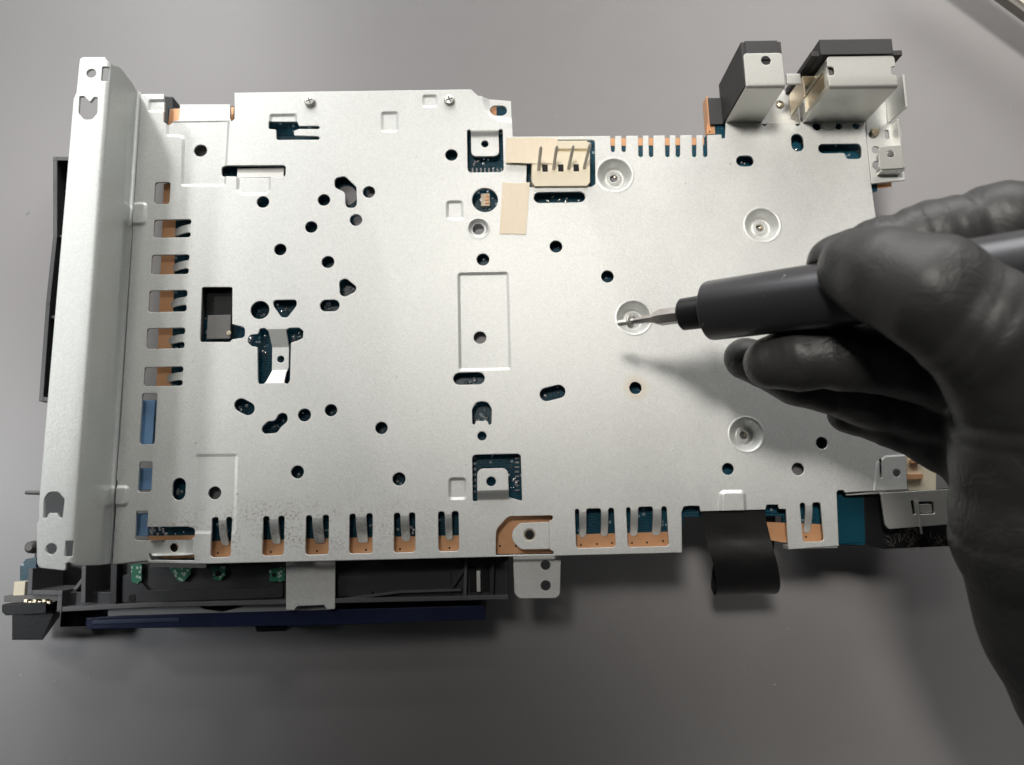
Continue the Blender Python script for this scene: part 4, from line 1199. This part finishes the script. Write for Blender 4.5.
# tray front: grey slope and dark blue lens bar
q = MB(); zq = 0.0300
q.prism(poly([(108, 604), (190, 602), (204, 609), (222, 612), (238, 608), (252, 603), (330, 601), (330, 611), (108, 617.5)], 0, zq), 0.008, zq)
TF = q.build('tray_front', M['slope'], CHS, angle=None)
q = MB(); zq = 0.0304
q.prism(poly([(86, 618), (120, 615.5), (482, 605.5), (485.5, 608), (485.5, 619.5), (330, 625), (86, 629)], 0, zq), 0.005, zq)
LB = q.build('lens_bar', M['blue_lens'], TF)
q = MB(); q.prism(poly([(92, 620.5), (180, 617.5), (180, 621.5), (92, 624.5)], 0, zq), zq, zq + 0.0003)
q.build('lens_highlight', M['blue_highlight'], LB)  # thin lighter strip paints a highlight along the bar
q = MB(); q.prism(poly([(255, 627), (288, 626), (286, 631), (257, 632)], 0, 0.02), 0.006, 0.02); q.build('eject_lug', M['black'], TF)
# left end: button block, hinge bar, cream plug, teal board
q = MB(); zq = 0.033
q.prism(poly([(2, 604), (46, 602), (46, 613.5), (6, 615.5), (2, 612)], 2, zq), zq - 0.004, zq)
BT = q.build('button_bar', M['black'], CHS)
q = MB()
q.hexa([at(12, 640, 0.012), at(43, 640, 0.012), at(60, 616, 0.012), at(12, 612, 0.012)], [at(12.5, 639.5, zq - 0.005), at(42.5, 639.5, zq - 0.005), at(60, 600, zq - 0.005), at(12.5, 612, zq - 0.005)])
q.build('button_block', M['black'], BT)
q = MB(); q.prism(poly([(4, 596), (58, 594), (58, 601), (4, 602)], 0, zq - 0.002), zq - 0.008, zq - 0.002); q.build('hinge_plate', M['dull'], BT)
a = at(27, 602, zq); b = at(56, 598, zq)
q = MB(); 
for k in range(6):
    p = at(28 + k * 4.6, 600.5 + (k % 2) * 1.5, zq - 0.002); q.box(p.x - 0.0006, p.y - 0.0005, zq - 0.002, p.x + 0.0006, p.y + 0.0005, zq - 0.0006 + 0.0001 * (k % 3))
q.build('hinge_spring', M['warm'], BT)
a = at(13, 597, 0.03); b = at(25.5, 581.5, 0.03); MB().box(a.x, a.y, 0.020, b.x, b.y, 0.030).build('wire_plug', M['cream'], CHS)
q = MB(); q.prism(poly([(20, 566), (26, 559), (36, 557), (36, 585), (20, 585)], 0, 0.026), 0.0245, 0.026); q.build('button_board', M['pcb'], CHS, angle=None)
q = MB(); a = at(60, 627, 0.016); b = at(86, 604, 0.016); q.box(a.x, a.y, 0.004, b.x, b.y, 0.016); q.build('chassis_foot', M['black'], CHS)
# pin and knob under the flange
q = MB(); q.tube(at(26, 492.5, 0.034), at(48, 493, 0.034), 0.0007, n=10); q.build('locating_pin', M['dull'], CHS)
c = at(34, 547, 0.034); MB().lathe(c, (0, 0, 1), [(0, 0.0022), (0.002, 0.002), (0.003, 0.0012)], 16).build('locating_knob', M['dull'], CHS)
# tray body that sticks out left of the flange
zt2 = 0.020
q = MB(); q.prism(poly([(55, 158), (200, 158), (200, 398), (42, 398), (49, 300), (56, 240)], 0, zt2 - 0.008), 0.002, zt2 - 0.008); TR = q.build('tray_body', M['black'], CHS)
wallp([(200, 158.5), (55, 158.5), (55, 236), (48, 302), (41, 399), (200, 399)], 4.4, 0.002, zt2, M['chassis'], 'tray_rim', TR)
wallp([(55, 236), (70, 236)], 3, 0.01, zt2 - 0.001, M['chassis'], 'tray_rib', TR)
wallp([(48, 317), (66, 317)], 3, 0.01, zt2 - 0.001, M['chassis'], 'tray_rib', TR)
# the chassis block that carries the board (hidden core)
core = MB(); a = at(150, 536, ZP - 0.016); b = at(505, 108, ZP - 0.016)
core.box(a.x, a.y + 0.004, 0.0005, b.x, b.y, ZP - 0.015); core.build('drive_core', M['black'], CON)

# ------------------------------------------------------------------ screwdriver
Tq = at(617.5, 323.3, ZP + 0.0225)
Bq = at(833, 294, ZP + 0.064)
AX = (Bq - Tq).normalized()
def spx(u):          # distance along the axis of the point seen at column u
    lo_, hi_ = -0.02, 0.2
    iv = RM.transposed()
    for _ in range(50):
        m_ = (lo_ + hi_) / 2; p = iv @ (Tq + AX * m_ - Vector((0, 0, HC)))
        if CX + FPX * p.x / -p.z < u: lo_ = m_
        else: hi_ = m_
    return (lo_ + hi_) / 2
S = {k: spx(k) for k in (617.5, 632, 636, 652, 660, 681, 703, 708, 1000)}
up = Vector((0, 0, 1)); E_ = (up - AX * up.dot(AX)).normalized()
SD = thing('screwdriver', Tq + AX * S[708], 'dark grey cylindrical screwdriver held in the black glove, pointing at the plate', 'screwdriver')
R1 = 0.0087
q = MB(); q.lathe(Tq, AX, [(S[708] + 0.0002, R1 * 0.62), (S[708], R1 * 0.9), (S[708] + 0.0004, R1 * 0.975), (S[708] + 0.0012, R1), (S[708] + 0.13, R1), (S[708] + 0.1306, R1 * 0.95)], 64, e=E_)
q.build('handle', M['anodised'], SD)
q = MB(); q.lathe(Tq, AX, [(S[681], 0.0028), (S[681] + 0.0001, 0.0042), (S[681] + 0.0007, 0.0048), (S[708] - 0.0003, 0.0049), (S[708] + 0.0003, 0.0049)], 40, e=E_)
q.build('nose_collar', M['black'], SD)
q = MB(); q.lathe(Tq, AX, [(S[632], 0.0009), (S[636], 0.0010), (S[652], 0.0014), (S[660], 0.0026), (S[681] + 0.0005, 0.0026)], 6, e=E_)
q.build('bit', M['steel'], SD, )
q = MB()
sc0 = Tq
L_ = S[632]
prof_ = [(0, 0.0003), (0.0004, 0.0008)]
k = 0.0006
while k < L_ * 0.80:
    prof_ += [(k, 0.00074), (k + 0.00018, 0.00098)]; k += 0.0004
prof_ += [(L_ * 0.82, 0.0008), (L_ * 0.84, 0.0021), (L_ * 0.93, 0.0021), (L_, 0.0012)]
q.lathe(sc0, AX, prof_, 20)
o = q.build('screw', M['tin'], None, angle=50)
tag(o, 'small silver screw clinging to the tip of the screwdriver', 'screw')

# ------------------------------------------------------------------ gloved hand (one continuous surface)
def A3(u, v, z): return np.array(at(u, v, z - 0.0045))
chains = {
 'thumb': [((858, 268), 0.125, 0.0095), ((885, 276), 0.130, 0.0112), ((930, 292), 0.136, 0.0128), ((985, 330), 0.136, 0.0140), ((1035, 395), 0.130, 0.0165)],
 'index': [((838, 264), 0.112, 0.0080), ((880, 254), 0.118, 0.0088), ((935, 240), 0.122, 0.0094), ((1000, 224), 0.125, 0.0100), ((1075, 230), 0.125, 0.0115), ((1110, 300), 0.122, 0.0150)],
 'middle': [((771, 362), 0.094, 0.0076), ((800, 358), 0.098, 0.0087), ((850, 354), 0.102, 0.0096), ((905, 358), 0.106, 0.0105), ((990, 385), 0.108, 0.0115)],
 'ring': [((746, 359), 0.077, 0.0066), ((800, 378), 0.080, 0.0080), ((870, 396), 0.086, 0.0090), ((940, 408), 0.092, 0.0100), ((1010, 420), 0.098, 0.0110)],
 'pinky': [((850, 412), 0.074, 0.0068), ((895, 420), 0.080, 0.0080), ((945, 438), 0.086, 0.0095), ((1010, 470), 0.092, 0.0120)],
 'thenar': [((1030, 385), 0.128, 0.0160), ((1040, 450), 0.122, 0.0190), ((1050, 530), 0.115, 0.0215), ((1085, 620), 0.108, 0.0235), ((1150, 740), 0.100, 0.0255), ((1240, 900), 0.095, 0.0270)],
 'palm': [((1030, 400), 0.105, 0.0200), ((1040, 480), 0.100, 0.0200), ((1080, 600), 0.098, 0.0230)],
 'back': [((1110, 300), 0.115, 0.0180), ((1120, 420), 0.108, 0.0220), ((1130, 560), 0.102, 0.0240)],
}
allp = [(A3(*uv, z), r) for c in chains.values() for uv, z, r in c]
lo3 = np.min([p - r for p, r in allp], 0) - 0.004; hi3 = np.max([p + r for p, r in allp], 0) + 0.004
hi3[0] = min(hi3[0], at(1150, 400, 0.1).x + 0.02); lo3[1] = max(lo3[1], at(1100, 830, 0.1).y)
lo3[2] = max(lo3[2], ZP + 0.003)
VX = 0.0009
nx, ny, nz = [int(np.ceil((h_ - l_) / VX)) + 1 for h_, l_ in zip(hi3, lo3)]
gx3, gy3, gz3 = np.meshgrid(lo3[0] + VX * np.arange(nx), lo3[1] + VX * np.arange(ny), lo3[2] + VX * np.arange(nz), indexing='ij')
def cone(p0, r0, p1, r1):
    ab = p1 - p0; L2 = float(ab @ ab)
    t_ = np.clip(((gx3 - p0[0]) * ab[0] + (gy3 - p0[1]) * ab[1] + (gz3 - p0[2]) * ab[2]) / L2, 0, 1)
    d = np.sqrt((gx3 - p0[0] - t_ * ab[0]) ** 2 + (gy3 - p0[1] - t_ * ab[1]) ** 2 + (gz3 - p0[2] - t_ * ab[2]) ** 2)
    return d - (r0 + (r1 - r0) * t_), t_
def smin(a, b, k):
    h_ = np.clip(0.5 + 0.5 * (b - a) / k, 0, 1)
    return b + (a - b) * h_ - k * h_ * (1 - h_)
def puff(s, f, ph=0.0):       # soft bulges between sharp creases
    return np.abs(np.sin(math.pi * (s * f + ph))) ** 0.55 - 0.75
LUMP = 0.00013 * np.sin(gx3 * 310 + 1.3 * np.sin(gy3 * 170)) * np.sin(gy3 * 270 + gz3 * 190) + 0.00010 * np.sin(gx3 * 610 + gz3 * 340) * np.sin(gy3 * 520 + 1.7)
def wrinkle(name, d, s):
    if name == 'index':
        a = np.clip((s - 0.25) / 0.3, 0, 1) * np.clip((3.6 - s) / 0.4, 0, 1)
        return d - 0.0011 * a * puff(s + 0.10 * np.sin(gz3 * 160 + gx3 * 60), 2.25) - 0.0005 * a * puff(s + 0.05 * np.sin(gz3 * 330), 5.1, 0.3)
    if name == 'thumb':
        a = np.exp(-((s - 2.75) / 0.45) ** 2) + 0.30 * np.exp(-((s - 1.5) / 0.30) ** 2)
        return d - 0.0007 * a * puff(s + 0.16 * np.sin(gx3 * 120 + gz3 * 90), 3.0)
    if name in ('middle', 'ring', 'pinky'):
        a = np.clip((s - 0.1) / 0.4, 0, 1)
        return d - 0.00045 * a * puff(s + 0.10 * np.sin(gz3 * 240 + gy3 * 150), 2.6) - 0.0002 * puff(s + 0.06 * np.sin(gz3 * 420), 6.0)
    if name == 'thenar':
        q = s + 0.05 * np.sin(gx3 * 130) + 0.03 * np.sin(gz3 * 210)
        return d + 0.0036 * np.exp(-((q - 0.32) / 0.06) ** 2) + 0.0012 * np.exp(-((q - 0.62) / 0.05) ** 2) + 0.0010 * np.exp(-((q - 1.9) / 0.06) ** 2) - 0.0005 * puff(q, 2.1, 0.2) * np.clip(s - 1.0, 0, 1)
    return d
H3 = None
for nm, c in chains.items():
    cur = None
    for i in range(len(c) - 1):
        d, t_ = cone(A3(*c[i][0], c[i][1]), c[i][2], A3(*c[i + 1][0], c[i + 1][1]), c[i + 1][2])
        d = wrinkle(nm, d, t_ + i)
        cur = d if cur is None else smin(cur, d, 0.003)
    if H3 is None: H3 = cur
    else: H3 = smin(H3, cur, 0.0012 if nm in ('index', 'middle', 'ring', 'pinky') else 0.005)
H3 = H3 + LUMP
# the fingers close on the handle: press them against it
pd = np.array(AX); p0 = np.array(Tq)
t_ = (gx3 - p0[0]) * pd[0] + (gy3 - p0[1]) * pd[1] + (gz3 - p0[2]) * pd[2]
rad = np.sqrt((gx3 - p0[0] - t_ * pd[0]) ** 2 + (gy3 - p0[1] - t_ * pd[1]) ** 2 + (gz3 - p0[2] - t_ * pd[2]) ** 2)
H3 = np.maximum(H3, -(rad - (R1 + 0.0001)))
# surface nets
def surface_nets(Fv, lo_, vx):
    ins = Fv < 0
    c = [Fv[i:Fv.shape[0] - 1 + i, j:Fv.shape[1] - 1 + j, k:Fv.shape[2] - 1 + k] for i in (0, 1) for j in (0, 1) for k in (0, 1)]
    cs = np.stack(c, 0); ci = cs < 0; sm_ = ci.sum(0)
    act = (sm_ > 0) & (sm_ < 8)
    idx = -np.ones(act.shape, int); idx[act] = np.arange(act.sum())
    cc = np.argwhere(act); val = cs[:, act]
    off = np.array([(i, j, k) for i in (0, 1) for j in (0, 1) for k in (0, 1)], float)
    acc = np.zeros((len(cc), 3)); cnt = np.zeros(len(cc))
    for a in range(8):
        for b in range(a + 1, 8):
            if np.abs(off[a] - off[b]).sum() != 1: continue
            va, vb = val[a], val[b]; m_ = (va < 0) != (vb < 0)
            tt = np.where(m_, va / np.where(m_, va - vb, 1), 0)
            acc += np.where(m_[:, None], off[a] + (off[b] - off[a]) * tt[:, None], 0); cnt += m_
    P_ = lo_ + vx * (cc + acc / cnt[:, None])
    faces = []
    for ax in range(3):
        a1 = [(1, 2), (2, 0), (0, 1)][ax]
        sl0 = [slice(None)] * 3; sl1 = [slice(None)] * 3
        sl0[ax] = slice(0, -1); sl1[ax] = slice(1, None)
        ch = ins[tuple(sl0)] != ins[tuple(sl1)]
        e = np.argwhere(ch)
        ok = (e[:, a1[0]] > 0) & (e[:, a1[1]] > 0) & (e[:, a1[0]] < Fv.shape[a1[0]] - 1) & (e[:, a1[1]] < Fv.shape[a1[1]] - 1)
        e = e[ok]
        def cell(d1, d2):
            q_ = e.copy(); q_[:, a1[0]] -= d1; q_[:, a1[1]] -= d2; return idx[q_[:, 0], q_[:, 1], q_[:, 2]]
        qd = np.stack([cell(1, 1), cell(0, 1), cell(0, 0), cell(1, 0)], 1)
        fl = ~ins[tuple(sl0)][e[:, 0], e[:, 1], e[:, 2]]
        qd[fl] = qd[fl][:, ::-1]
        faces.append(qd)
    return P_, np.concatenate(faces)
P_, Q_ = surface_nets(H3, lo3, VX)
# relax a little
nb = np.concatenate([Q_[:, [0, 1]], Q_[:, [1, 2]], Q_[:, [2, 3]], Q_[:, [3, 0]]])
for _ in range(1):
    s_ = np.zeros_like(P_); n_ = np.zeros(len(P_))
    np.add.at(s_, nb[:, 0], P_[nb[:, 1]]); np.add.at(n_, nb[:, 0], 1)
    np.add.at(s_, nb[:, 1], P_[nb[:, 0]]); np.add.at(n_, nb[:, 1], 1)
    P_ = P_ * 0.5 + 0.5 * s_ / np.maximum(n_, 1)[:, None]
hand = link('gloved_hand', [tuple(p) for p in P_], [tuple(int(i) for i in f) for f in Q_], M['glove'], None, smooth=True)
tag(hand, 'right hand in a black nitrile glove gripping the dark screwdriver', 'gloved hand')

# ------------------------------------------------------------------ bar at the upper right corner
zr = 0.021
def line_up(z, u0, v0, u1, v1, off):
    a = at(u0, v0, z); b = at(u1, v1, z); d = (b - a).normalized(); n_ = Vector((-d.y, d.x, 0))
    return a - d * 0.04, b + d * 0.10, n_
a, b, n_ = line_up(zr - 0.004, 1003, 0, 1024, 15.5, 0)
q = MB(); 
q.prism([(p.x, p.y) for p in (a + n_ * 0.0003, b + n_ * 0.0003, b + n_ * 0.010, a + n_ * 0.010)], zr - 0.004, zr)
bar = q.build('bench_rail', M['beige'], None, angle=None)
tag(bar, 'pale rail with a grey edge cutting across the upper right corner', 'rail')
q = MB(); q.prism([(p.x, p.y) for p in (a - n_ * 0.0022, b - n_ * 0.0022, b + n_ * 0.0002, a + n_ * 0.0002)], zr - 0.0045, zr - 0.0006)
q.build('rail_edge', M['darkedge'], bar)
c = b - (b - a).normalized() * 0.012 + n_ * 0.001
q = MB(); q.box(c.x, c.y, 0.0, c.x + 0.008, c.y + 0.008, zr - 0.0041); q.build('rail_post', M['darkedge'], bar)

# ------------------------------------------------------------------ lint on the mat
for i, (u, v, a, L_, lab) in enumerate([(748, 657, 0.6, 0.0022, 'curved pale lint fibre on the mat below the ribbon cable, upper of two'), (746, 673, 1.9, 0.0026, 'thin pale lint fibre on the mat, just below the curved one'),
                                        (786, 630, 0.1, 0.0012, 'tiny white lint speck on the mat right of the ribbon loop'), (26, 214, 0.4, 0.0014, 'tiny white lint speck on the mat left of the tall flange'),
                                        (54, 682, 0.3, 0.0012, 'tiny pale lint speck at the lower left of the mat'), (773, 685, 0.0, 0.001, 'tiny pale lint speck on the lower right of the mat')]):
    q = MB(); p = at(u, v, 0.00012)
    for k in range(4):
        d = Vector((math.cos(a), math.sin(a), 0)) * L_ / 4 * 1.3
        q.tube(p, p + d, 0.00009, n=5); p = p + d; a += random.uniform(0.1, 0.4)
    o = q.build('lint_fibre', M['tape'] if i > 3 else M['shield'], None)
    tag(o, lab, 'lint', 'lint on the mat')
